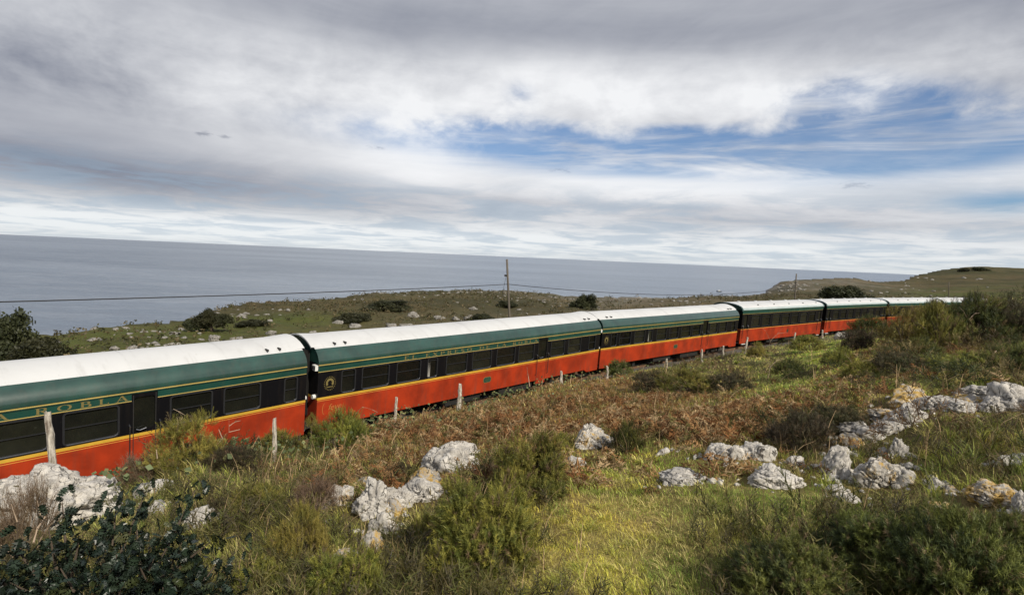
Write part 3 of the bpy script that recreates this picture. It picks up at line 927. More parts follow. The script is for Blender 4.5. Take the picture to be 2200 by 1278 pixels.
def carriage_a(k, L):
    root = empty('railway_carriage'); x0, x1 = -L / 2, L / 2; Y = -HALF
    sx = L / (ENDS[1][1] - ENDS[1][0]).length
    # lower body, red
    mb = MB(); mb.box(x0, x1, Y, HALF, 0.74, 1.595)
    lo = [(x0, 0.50), (x0 + 1.05, 0.50), (x0 + 1.28, 0.64), (x1 - 1.28, 0.64), (x1 - 1.05, 0.50), (x1, 0.50)]
    for s in (-1, 1):
        for a, b in zip(lo[:-1], lo[1:]):
            ya, yb = (Y, Y + 0.03) if s < 0 else (HALF - 0.03, HALF)
            mb.poly([(a[0], ya if s < 0 else yb, a[1]), (b[0], ya if s < 0 else yb, b[1]), (b[0], ya if s < 0 else yb, 0.74), (a[0], ya if s < 0 else yb, 0.74)])
            mb.poly([(a[0], yb if s < 0 else ya, a[1]), (b[0], yb if s < 0 else ya, b[1]), (b[0], yb if s < 0 else ya, 0.74), (a[0], yb if s < 0 else ya, 0.74)])
    mb.build('lower_body', M_RED, root)
    MB().box(x0, x1, Y - 0.004, HALF + 0.004, 1.595, 1.675).build('yellow_band', M_YELLOW, root)
    MB().box(x0 + 0.01, x1 - 0.01, Y - 0.004, Y, 1.545, 1.563).build('orange_line', M_ORANGE, root)
    for q in range(1, 8): MB().box(x0 + L * q / 8 - 0.006, x0 + L * q / 8 + 0.006, Y - 0.003, Y, 0.66, 1.54).build('panel_seam', M_RED, root)
    # upper body, black, with its openings
    xs = []
    for w in WIN_PX:
        if w is None: continue
        a, b = x_on_car(w[0], 1) * sx, x_on_car(w[1], 1) * sx; xs.append(((a + b) / 2, b - a))
    dx = (x_on_car(1156, 1) * sx, x_on_car(1174.3, 1) * sx)
    if k == 0:
        dx = (x_on_car(286.6, 0), x_on_car(333, 0)); xs = []
        for a, b in ((134.7, 254.7), (364.8, 455), (480, 558.7), (609.6, 637.5)): a, b = x_on_car(a, 0), x_on_car(b, 0); xs.append(((a + b) / 2, b - a))
        p0, w0 = xs[0]; e0 = x_on_car(102, 0) - w0 / 2; step_ = p0 - e0
        q = e0
        while q - w0 / 2 > x0 + 0.4: xs.append((q, w0)); q -= step_
        xs.sort()
    dc, dw = (dx[0] + dx[1]) / 2, dx[1] - dx[0]
    zc, wh = 2.115, 0.80
    holes = [(c, zc, w, wh) for c, w in xs] + [(dc, 2.20, dw, 0.86)]
    mb = MB(); wall_with_holes(mb, x0, x1, 1.675, 2.76, Y, holes)
    mb.box(x0, x1, Y + 0.055, HALF, 1.675, 2.80); mb.poly([(x0, Y, 1.675), (x0, Y + 0.055, 1.675), (x0, Y + 0.055, 2.76), (x0, Y, 2.76)])
    mb.poly([(x1, Y, 1.675), (x1, Y + 0.055, 1.675), (x1, Y + 0.055, 2.76), (x1, Y, 2.76)])
    mb.build('upper_body', M_BLACK, root)
    # lettering board, its gold lines and the drip rail stop short of the door
    g0, g1 = dc - dw / 2 - 0.05, dc + dw / 2 + 0.05
    for a, b in ((x0, g0), (g1, x1)):
        MB().box(a, b, Y - 0.003, Y, 2.565, 2.745).build('letter_board', M_DKGREEN, root)
        MB().box(a, b, Y - 0.006, Y, 2.545, 2.565).build('gold_line', M_GOLD, root)
    MB().box(x0, x1, Y - 0.022, Y, 2.745, 2.762).build('drip_rail', M_GREEN, root)
    MB().box(x0, x1, Y - 0.030, Y, 2.775, 2.800).build('gold_line', M_GOLD, root)
    MB().box(x0, x1, Y - 0.012, Y, 2.762, 2.775).build('groove', M_DKGREEN, root)
    for i, (c, w) in enumerate(xs):
        window(root, c, zc, w, wh, Y, {0: 0.72, 3: 0.86}.get(i, 0.52) if k else 0.5, curtain=(i == 3 and k > 0))
    # door
    d = MB(); d.box(dc - dw / 2 - 0.02, dc - dw / 2, Y - 0.006, Y, 0.66, 2.70); d.box(dc + dw / 2, dc + dw / 2 + 0.02, Y - 0.006, Y, 0.66, 2.70)
    door = d.build('door', M_DARK, root)
    pn = MB(); pn.poly([(dc + x, Y + 0.045, 2.20 + z) for x, z in ring_loop(dw, 0.86, 0.09)][::-1]); pn.build('pane', M_GLASS, door)
    hd = MB(); hd.tube([(dc - dw * 0.42, Y - 0.05, 1.80), (dc - dw * 0.25, Y - 0.06, 1.765), (dc + dw * 0.05, Y - 0.05, 1.80)], 0.014); hd.build('door_handle', M_STEEL, door)
    for s in (-1, 1):
        xh = dc + s * (dw / 2 + 0.10)
        h = MB(); h.tube([(xh, Y, 1.93), (xh, Y - 0.07, 1.90), (xh, Y - 0.07, 0.95), (xh, Y, 0.92)], 0.014)
        hr = h.build('handrail', M_DARK, root)
        MB().tube([(xh, Y - 0.005, 1.945), (xh, Y - 0.078, 1.91), (xh, Y - 0.079, 1.82)], 0.019).build('rail_cap', M_STEEL, hr)
    MB().box(dc - dw / 2 - 0.01, dc + dw / 2 + 0.01, Y + 0.002, Y + 0.05, 0.46, 0.66).build('step_box', M_RED, root)
    MB().box(dc - dw / 2, dc + dw / 2, Y - 0.03, Y + 0.06, 0.43, 0.458).build('step', M_DARK, root)
    # roof
    r1 = MB(); r1.extrude(PROF_A_GREEN, x0, x1); r1.extrude([(-y, z) for y, z in PROF_A_GREEN][::-1], x0, x1); r1.build('roof_side', M_GREEN, root, smooth=True)
    r2 = MB(); r2.extrude(mirror(PROF_A_WHITE), x0, x1); roof = r2.build('roof', M_WHITE, root, smooth=True)
    full = mirror(PROF_A_GREEN[:-1] + PROF_A_WHITE)
    for q in range(1, 7):
        sm = MB(); sm.extrude([(y, z + 0.006) for y, z in mirror(PROF_A_WHITE)], x0 + L * q / 7 - 0.02, x0 + L * q / 7 + 0.02); sm.build('roof_seam', M_WHITE, roof, smooth=True)
    for xx in (x0 + 0.02, x1 - 0.02): MB().poly([(xx, y, z) for y, z in full]).build('roof_end', M_DKGREEN, root)
    for xx, s in ((x0, -1), (x1, 1)):                                                     # raised rim over the gangway
        rim = [(y * 0.93, z + 0.035) for y, z in mirror(PROF_A_WHITE)]
        h = MB(); i = 0
        h.v = [(xx - s * 0.55, y, z) for y, z in mirror(PROF_A_WHITE)] + [(xx + s * 0.10, y, z + 0.02) for y, z in rim] + [(xx + s * 0.10, y, z - 0.03) for y, z in rim]
        n = len(rim)
        for q in range(n - 1): h.f += [(q, q + 1, q + 1 + n, q + n), (q + n, q + 1 + n, q + 1 + 2 * n, q + 2 * n)]
        h.build('roof_rim', M_WHITE, root)
        for q in (0.75, 1.15):
            MB().box(xx - s * q - 0.02, xx - s * q + 0.02, -0.98, -0.80, 3.36, 3.42).build('roof_clip', M_DARK, roof)
    # ends
    for s in (-1, 1):
        xx = s * L / 2
        MB().box(min(xx, xx + s * 0.22), max(xx, xx + s * 0.22), -0.62, 0.62, 0.95, 3.12).build('gangway', M_GREY, root)
        bl = MB()
        for q in range(5): bl.box(xx + s * (0.02 + 0.045 * q) - 0.01, xx + s * (0.02 + 0.045 * q) + 0.01, -0.67, 0.67, 0.92, 3.17)
        bl.build('gangway_ribs', M_DARK, root)
        for t in (-1, 1):
            bf = MB(); bf.disc((xx + s * 0.16, t * 0.0 - 0.0, 0.62), (1, 0, 0), 0.09, 0.30, 12)
        bf.build('coupler', M_DARK, root)
        ho = MB(); ho.tube([(xx, -0.8, 0.78), (xx + s * 0.12, -0.82, 0.56), (xx + s * 0.2, -0.85, 0.44), (xx + s * 0.27, -0.87, 0.52), (xx + s * 0.3, -0.86, 0.7)], 0.018, 6)
        ho.build('brake_hose', M_FRAME, root)
        kn = MB(); kn.disc((xx + s * 0.05, -1.12, 1.69), (1, 0, 0), 0.075, 0.10, 14); kn.build('end_lamp', M_LAMPWHITE, root)
    lb = MB(); lb.box(x0 - 0.10, x0 + 0.005, Y + 0.02, Y + 0.24, 2.60, 2.78); lamp = lb.build('marker_lamp', M_LAMPWHITE, root)
    for q in (0, 1): MB().box(x0 - 0.106, x0 - 0.10, Y + 0.04 + 0.10 * q, Y + 0.115 + 0.10 * q, 2.63, 2.75).build('lens', M_DARK, lamp)
    # emblem: gilt horseshoe in a ring of rays
    ex = x_on_car(708, 1) * sx
    em = MB(); ez = 2.12
    for q in range(14):
        a, b = math.radians(-40 + 260 * q / 14), math.radians(-40 + 260 * (q + 1) / 14)
        em.poly([(ex + R_ * math.cos(t) * 1.0, Y - 0.006, ez + 0.02 + R_ * math.sin(t) * 1.1) for R_, t in ((0.145, a), (0.145, b), (0.075, b), (0.075, a))])
    em.poly([(ex - 0.13, Y - 0.006, ez - 0.135), (ex + 0.13, Y - 0.006, ez - 0.135), (ex + 0.11, Y - 0.006, ez - 0.105), (ex - 0.11, Y - 0.006, ez - 0.105)])
    emb = em.build('emblem', M_LETTER, root)
    for q in range(22):
        t = 2 * math.pi * q / 22; c, s = math.cos(t), math.sin(t)
        MB().poly([(ex + 0.185 * c - 0.012 * s, Y - 0.006, ez + 0.21 * s + 0.012 * c), (ex + 0.185 * c + 0.012 * s, Y - 0.006, ez + 0.21 * s - 0.012 * c),
                   (ex + 0.215 * c + 0.010 * s, Y - 0.006, ez + 0.245 * s - 0.010 * c), (ex + 0.215 * c - 0.010 * s, Y - 0.006, ez + 0.245 * s + 0.010 * c)]).build('ray', M_LETTER, emb)
    # plate on the red side
    pxp = x_on_car(1049.5, 1) * sx
    oct_ = lambda w, h, q: [(pxp + a * w, Y - q, 1.17 + b * h) for a, b in ((-.7, -1), (.7, -1), (1, -.5), (1, .5), (.7, 1), (-.7, 1), (-1, .5), (-1, -.5))]
    MB().poly(oct_(0.24, 0.13, 0.006)).build('plate_rim', M_LETTER, root)
    pl = MB(); pl.poly(oct_(0.215, 0.11, 0.010)); plate = pl.build('name_plate', M_DKGREEN, root)
    for q, zz in enumerate((1.225, 1.17, 1.115)):
        MB().box(pxp - (0.10, 0.15, 0.10)[q], pxp + (0.10, 0.15, 0.10)[q], Y - 0.014, Y - 0.010, zz - 0.011, zz + 0.011).build('raised_line', M_LETTER_DIM, plate)
    for s in (-1, 1): bogie(root, s * (L / 2 - 2.9))
    u = MB(); u.box(-L / 2 + 0.15, L / 2 - 0.15, -1.05, 1.05, 0.55, 0.75); u.box(-2.6, -0.6, -1.1, -0.4, 0.30, 0.60); u.box(0.6, 2.9, -1.12, -0.5, 0.26, 0.60); u.box(-1.5, 1.0, 0.3, 1.0, 0.3, 0.6)
    u.build('underframe', M_DARK, root)
    return root, dc - dw / 2


PROF_B = [(-1.30, 3.20), (-1.285, 3.26), (-1.22, 3.36), (-1.10, 3.45), (-0.85, 3.54), (-0.5, 3.60), (0, 3.625)]
M_PALE = paint('pale_roof_edge', (0.40, 0.47, 0.48), 0.5, 0.06)


def carriage_b(L, first=False):
    root = empty('railway_carriage'); x0, x1 = -L / 2, L / 2; Y = -HALF
    mb = MB(); mb.box(x0, x1, Y, HALF, 0.70, 1.60)
    for a, b in ((x0, x0 + 0.9), (x1 - 0.9, x1)): mb.box(a, b, Y + 0.001, Y + 0.03, 0.48, 0.70)
    mb.box(x0 + 0.9, x1 - 0.9, Y + 0.001, Y + 0.03, 0.58, 0.70)
    mb.build('lower_body', M_RED, root)
    MB().box(x0, x1, Y - 0.004, HALF + 0.004, 1.60, 1.655).build('orange_line', M_ORANGE, root)
    n = 7; w = (L - 2.6) / n; hs = [(x0 + 1.3 + w * (k + 0.5), 2.26, w - 0.34, 0.98) for k in range(n)]
    doors = [(x0 + 0.58, 2.24, 0.56, 1.0), (x1 - 0.58, 2.24, 0.56, 1.0)]
    mb = MB(); wall_with_holes(mb, x0, x1, 1.655, 2.87, Y, hs + doors, r=0.06); mb.box(x0, x1, Y + 0.055, HALF, 1.655, 3.18); mb.build('upper_body', M_BLACK, root)
    for h in hs: window(root, h[0], h[1], h[2], h[3], Y, 0.74, 0.06, style='B')
    for h in doors:
        d = MB(); d.box(h[0] - 0.30, h[0] - 0.285, Y - 0.006, Y, 0.66, 2.86); d.box(h[0] + 0.285, h[0] + 0.30, Y - 0.006, Y, 0.66, 2.86); door = d.build('door', M_DARK, root)
        pn = MB(); pn.poly([(h[0] + x, Y + 0.045, h[1] + z) for x, z in ring_loop(h[2], h[3], 0.06)][::-1]); pn.build('pane', M_GLASS, door)
        for s in (-1, 1):
            xh = h[0] + s * 0.40
            hr = MB().tube([(xh, Y, 1.90), (xh, Y - 0.07, 1.87), (xh, Y - 0.07, 0.95), (xh, Y, 0.92)], 0.016).build('handrail', M_DARK, root)
            MB().tube([(xh, Y - 0.005, 1.93), (xh, Y - 0.08, 1.88), (xh, Y - 0.08, 1.74)], 0.032).build('rail_cap', M_STEEL, hr)
        MB().box(h[0] - 0.28, h[0] + 0.28, Y - 0.06, Y + 0.02, 0.40, 0.44).build('step', M_LAMPWHITE, root)
    MB().box(x0, x1, Y - 0.004, Y, 2.87, 2.895).build('gold_line', M_GOLD, root)
    MB().box(x0, x1, Y - 0.012, HALF + 0.012, 2.895, 3.20).build('letter_board', M_DKGREEN, root)
    prof = mirror(PROF_B)
    e = MB(); e.extrude(PROF_B[:3], x0, x1); e.extrude([(-y, z) for y, z in PROF_B[:3]][::-1], x0, x1); e.build('roof_edge', M_PALE, root, smooth=True)
    r = MB(); r.extrude(prof[2:-2], x0, x1); roof = r.build('roof', M_WHITE, root, smooth=True)
    for xx in (x0 + 0.02, x1 - 0.02): MB().poly([(xx, y, z) for y, z in prof]).build('roof_end', M_DKGREEN, root)
    for xx, s in ((x0, -1), (x1, 1)):
        h = MB(); nn = len(prof); a, b = xx - s * 0.02, xx + s * 0.16
        h.v = [(q, y, z + d) for q, d in ((a, 0.012), (b, 0.012), (b, -0.06), (a, -0.06)) for y, z in prof]
        for k in range(nn - 1):
            for g in range(3): h.f.append((g * nn + k, g * nn + k + 1, (g + 1) * nn + k + 1, (g + 1) * nn + k))
        h.build('roof_rim', M_GREEN, root)
        MB().box(min(xx, xx + s * 0.30), max(xx, xx + s * 0.30), -0.62, 0.62, 0.95, 3.10).build('gangway', M_DARK, root)
    for k in range(5):
        xv = x0 + L * (k + 0.7) / 5.4
        v = MB(); v.disc((xv, 0.25, 3.64), (0, 0, 1), 0.12, 0.09, 12); v.build('roof_vent', M_WHITE, roof)
        MB().box(xv + 0.9, xv + 1.0, -0.98, -0.90, 3.51, 3.57).build('roof_clip', M_DARK, roof)
    MB().disc((0.6, Y - 0.004, 1.15), (0, 1, 0), 0.15, 0.012, 10).build('name_plate', M_DKGREEN, root)
    for s in (-1, 1): bogie(root, s * (L / 2 - 2.6))
    u = MB(); u.box(-L / 2 + 0.15, L / 2 - 0.15, -1.05, 1.05, 0.50, 0.72); u.box(-2.6, -0.6, -1.1, -0.4, 0.26, 0.55); u.box(0.6, 2.9, -1.12, -0.5, 0.26, 0.55); u.build('underframe', M_DARK, root)
    return root


def place_car(root, k):
    m, h, l = CARS[k]
    root.location = (m.x, m.y, 0.0); root.rotation_euler = (CANT, 0, h)


CAR_LABELS = ['carriage with A ROBLA in large gilt letters, its end cut off by the picture edge',
              'carriage with a gilt emblem and faint script on red, between the first two roof joints',
              'third white-roofed carriage, with a small gilt emblem and hardly readable lettering',
              'taller dark-windowed carriage with a flatter roof and green roof rim, fourth in the train',
              'fifth carriage of the train, its red side running down behind the yellow-green bushes',
              'sixth carriage, only its roof, green band and dark windows above the bushes',
              'last carriage in sight, little more than a white roof ending behind dark bushes']
for k in range(7):
    L = CARS[k][2]
    if k < 3:
        root, dl = carriage_a(k, L)
        lettering(root, 'EL EXPRESO DE LA ROBLA', dl - 0.12 - TEXT_LEN, dl - 0.12, 2.580, 0.145, -HALF - 0.006, M_LETTER if k < 2 else M_LETTER_DIM, 2.0)
        if k == 1:
            script_text(root, 'feve', x_on_car(706, 1), 1.19, 0.30, -HALF - 0.004, M_LETTER_RED, 0.3)
            sw = MB(); ps = [(x_on_car(699, 1) + 0.09 * math.cos(t), 1.25 + 0.20 * math.sin(t)) for t in [math.radians(100 + 16 * q) for q in range(11)]]
            for a, b in zip(ps[:-1], ps[1:]): sw.poly([(a[0], -HALF - 0.004, a[1]), (b[0], -HALF - 0.004, b[1]), (b[0] + 0.02, -HALF - 0.004, b[1]), (a[0] + 0.02, -HALF - 0.004, a[1])])
            sw.build('script_flourish', M_LETTER_RED, root)
    else:
        root = carriage_b(L)
        if k < 5: lettering(root, 'EL EXPRESO DE LA ROBLA', -0.20 * L, 0.36 * L, 2.965, 0.16, -HALF - 0.0145, M_LETTER_DIM, 1.6)
    tag(root, CAR_LABELS[k], 'train carriage', 'carriages of the train'); place_car(root, k)
#STAGE2
# ------------------------------------------------------------------ poles, wires, boat
M_WOOD = plain('weathered_wood', (0.115, 0.098, 0.078), 0.85)
M_WIRE = plain('black_cable', (0.02, 0.02, 0.022), 0.6)


def post_mat():
    m, nt, p = new_mat('grey_split_post'); co = coords()
    mp = nt.nodes.new('ShaderNodeMapping'); nt.links.new(co, mp.inputs[0]); mp.inputs['Scale'].default_value = (18, 18, 2.0)
    g = e_noise(mp.outputs[0], 1.6, 6, 0.65); n = e_noise(co, 9.0, 5, 0.6)
    c = e_mix(g.step(0.32, 0.62), (0.13, 0.10, 0.075), (0.60, 0.55, 0.47))
    c = e_mix(n.step(0.55, 0.68) * 0.7, c, (0.10, 0.095, 0.05))
    nt.links.new(c, p.inputs['Base Color']); p.inputs['Roughness'].default_value = 0.9; bump(p, g, 0.9, 0.03)
    return m


M_POST = post_mat()
POLES = [(1095, 690, 1089, 557, 42.0, 0.085), (1707.5, 648, 1711, 588, 75.0, 0.085), (2038, 640, 2038.5, 606, 150.0, 0.10)]
P_LAB = ['tallest wooden pole, standing behind the second carriage with a guy wire', 'slim wooden pole behind the roof of the fourth carriage', 'thin distant pole on the green field beyond the last carriages']
wire_at = []
for (bx, by, tx, ty, dep, rad), lab in zip(POLES, P_LAB):
    top = at(tx, ty, dep); foot = at(bx, by, dep)
    lean = (foot.x - top.x) / max(0.1, top.z - foot.z)
    gz = ground_z(np.array([[foot.x, dep]]))[0] - 0.3
    base = Vector((top.x + lean * (top.z - gz), dep, gz))
    t = empty('telegraph_pole', base); tag(t, lab, 'pole', 'poles of the wire line')
    pm = MB(); up = top - base
    pm.tube([up * q for q in (0, 0.25, 0.5, 0.75, 1.0)], [rad * 1.25, rad * 1.18, rad * 1.1, rad * 1.02, rad * 0.95], 10); pm.build('shaft', M_WOOD, t, smooth=True)
    if dep < 100:
        MB().box(up.x - 0.14, up.x + 0.05, -0.13, 0.05, up.z - 1.35, up.z - 1.2).build('bracket', M_DARK, t)
    wire_at.append(base + up * ((at(tx, ty, dep).z - base.z - {42.0: 1.95, 75.0: 1.9, 150.0: 1.5}[dep]) / up.z))


def wire(name, a, b, sag, r, label):
    m = MB(); a, b = Vector(a), Vector(b)
    m.tube([a.lerp(b, q) - Vector((0, 0, sag * 4 * q * (1 - q))) for q in [k / 24 for k in range(25)]], r, 5)
    o = m.build(name, M_WIRE); return tag(o, label, 'cable')


w0 = at(-140, 652, 17.6)
wire('cable', w0, wire_at[0], 0.10, 0.024, 'black cable crossing the sea view from the picture edge to the tallest pole')
wire('cable', wire_at[0], wire_at[1], 0.95, 0.024, 'black cable sagging between the tallest pole and the slim pole')
g0 = at(1088, 590, 42.0); g1 = at(1074, 640, 46.0)
wire('guy_wire', g0, Vector((g1.x - 0.6, g1.y, ground_z(np.array([[g1.x, g1.y]]))[0])), 0.0, 0.012, 'thin guy wire slanting down beside the tallest pole')

bt = at(1545, 627, 100.0); d = ray(1545, 627); tt = (SEA_Z - CAM_Z) / d.z; bp = Vector((d.x * tt, tt, SEA_Z))
boat = empty('motor_boat', bp, (0, 0, 2.95)); tag(boat, 'tiny motor boat trailing a white wake on the sea', 'boat')
hb = MB(); hull = [(3.0, 0), (1.6, 0.75), (-2.6, 0.85), (-2.6, -0.85), (1.6, -0.75)]
hb.v = [(x, y, 0.9 + (0.35 if x > 2 else 0)) for x, y in hull] + [(x * 0.86, y * 0.6, -0.2) for x, y in hull]
hb.f = [(0, 1, 2, 3, 4), (9, 8, 7, 6, 5)] + [(k, (k + 1) % 5, (k + 1) % 5 + 5, k + 5)[::-1] for k in range(5)]
hb.build('hull', M_DARK, boat); MB().box(-0.8, 0.9, -0.55, 0.55, 0.9, 1.9).build('cabin', M_LAMPWHITE, boat)
wk = MB(); wk.poly([(-2.4, -0.7, 0.06), (-2.4, 0.7, 0.06), (-17, 2.0, 0.06), (-17, -2.0, 0.06)]); wk.build('wake', plain('foam', (0.75, 0.77, 0.78), 0.9), boat)

# ------------------------------------------------------------------ fence posts
POSTS = [(104, 884, 119, 1000, 8.0, 0.062, 'tall pale split fence post standing above the big rock at the edge'), (590, 897, 590, 985, 12.5, 0.060, 'mossy round-topped fence post in front of the end of the first carriage'),
         (852, 854, 847, 905, 16.0, 0.055, 'slim whitish fence post leaning before the script-lettered carriage'), (989, 826, 985, 880, 17.5, 0.085, 'stout pale fence post at the middle of the second carriage'),
         (1206, 797, 1206, 830, 23.0, 0.075, 'fence post with only its top showing above the brown bracken'), (1305, 786, 1305, 812, 25.0, 0.06, 'short fence post below the joint of second and third carriages'),
         (1432, 771, 1432, 800, 29.0, 0.085, 'stubby square-topped fence post under the middle of the third carriage'), (1508, 751, 1508, 780, 32.0, 0.085, 'fence post under the door of the third carriage'),
         (1554, 743, 1553, 776, 33.5, 0.075, 'upright fence post under the last windows of the third carriage'), (1606, 725, 1600, 760, 36.0, 0.085, 'leaning fence post just past the joint of third and fourth carriages'),
         (1709, 714, 1702, 745, 41.0, 0.075, 'thin leaning fence post under the far half of the fourth carriage'), (1767, 709, 1767, 735, 45.0, 0.085, 'fence post in front of the joint of fourth and fifth carriages')]
for (tx, ty, bx, by, dep, rad, lab) in POSTS:
    top, foot = at(tx, ty, dep), at(bx, by, dep)
    foot = Vector((foot.x, foot.y, min(foot.z, ground_z(np.array([[foot.x, foot.y]]))[0]) - 0.15))
    rad *= 0.84; m = MB(); n = 9; rr = []
    pts = [foot.lerp(top, k / n) + Vector((random.gauss(0, 0.006), random.gauss(0, 0.006), 0)) for k in range(n + 1)]
    rr = [rad * (1.08 - 0.18 * k / n) * random.uniform(0.92, 1.08) for k in range(n + 1)]; rr[-1] *= 0.82
    m.tube([p - foot for p in pts], rr, 8)
    for k in range(len(m.v)): m.v[k] = (m.v[k][0] * 1.0 + random.gauss(0, rad * 0.07), m.v[k][1] + random.gauss(0, rad * 0.07), m.v[k][2] + (random.uniform(-0.03, 0.03) if k >= len(m.v) - 8 else 0))
    o = m.build('fence_post', M_POST, loc=foot); tag(o, lab, 'fence post', 'wooden posts along the railway')

# ------------------------------------------------------------------ rocks
def ico(level):
    bm = bmesh.new(); bmesh.ops.create_icosphere(bm, subdivisions=level, radius=1.0)
    v = np.array([q.co[:] for q in bm.verts]); f = np.array([[q.index for q in g.verts] for g in bm.faces]); bm.free()
    return v, f


_ICO = {k: ico(k) for k in (2, 3, 4, 5, 6)}


def rock_shape(level, seed, blocky=0.6, rough=0.3):
    v, f = _ICO[level]; g = np.random.default_rng(seed)
    n = g.normal(size=(20, 3)); n /= np.linalg.norm(n, axis=1)[:, None]; dist = g.uniform(0.50, 0.98, 20)
    w = v + 0.30 * np.stack([fbm(v * 1.7 + 5 * k, 2, seed + k) - 0.5 for k in range(3)], 1)
    dots = np.maximum(w @ n.T, 1e-3); r = np.minimum((dist / dots).min(1), 1.1)
    r = (1 - blocky) * 0.8 + blocky * r
    tilt = g.normal(size=3) * 0.35 + np.array([0, 0, 1.0]); tilt /= np.linalg.norm(tilt)
    q = v * 1.0 + 0.15 * np.stack([fbm(v * 3 + 9 * k, 2, seed + 20 + k) - 0.5 for k in range(3)], 1)
    st = (q @ tilt) * g.uniform(2.5, 4.0) + g.uniform(); saw = st - np.floor(st)
    a = fbm(v * 1.8, 3, seed + 11) - 0.5; b = fbm(v * 7.0, 3, seed + 12) - 0.5
    sq = q - np.outer(q @ tilt, tilt) * 0.75
    gr = np.abs(fbm(sq * 2.4 + 3, 2, seed + 13) - 0.5); gr2 = np.abs(fbm(sq * 5.5 + 8, 2, seed + 15) - 0.5)
    r = r * (1 + rough * (a * 1.3 + b * 0.30) + 0.07 * (saw - 0.5)) - 0.17 * (1 - smooth(0.0, 0.035, gr)) - 0.10 * (1 - smooth(0.0, 0.04, gr2))
    r = r - 0.045 * np.abs(2 * fbm(v * np.array([9.0, 9.0, 6.0]), 3, seed + 31) - 1) ** 0.8 + 0.03 * (fbm(v * 16, 2, seed + 33) - 0.5)
    return v * np.maximum(r, 0.2)[:, None], f


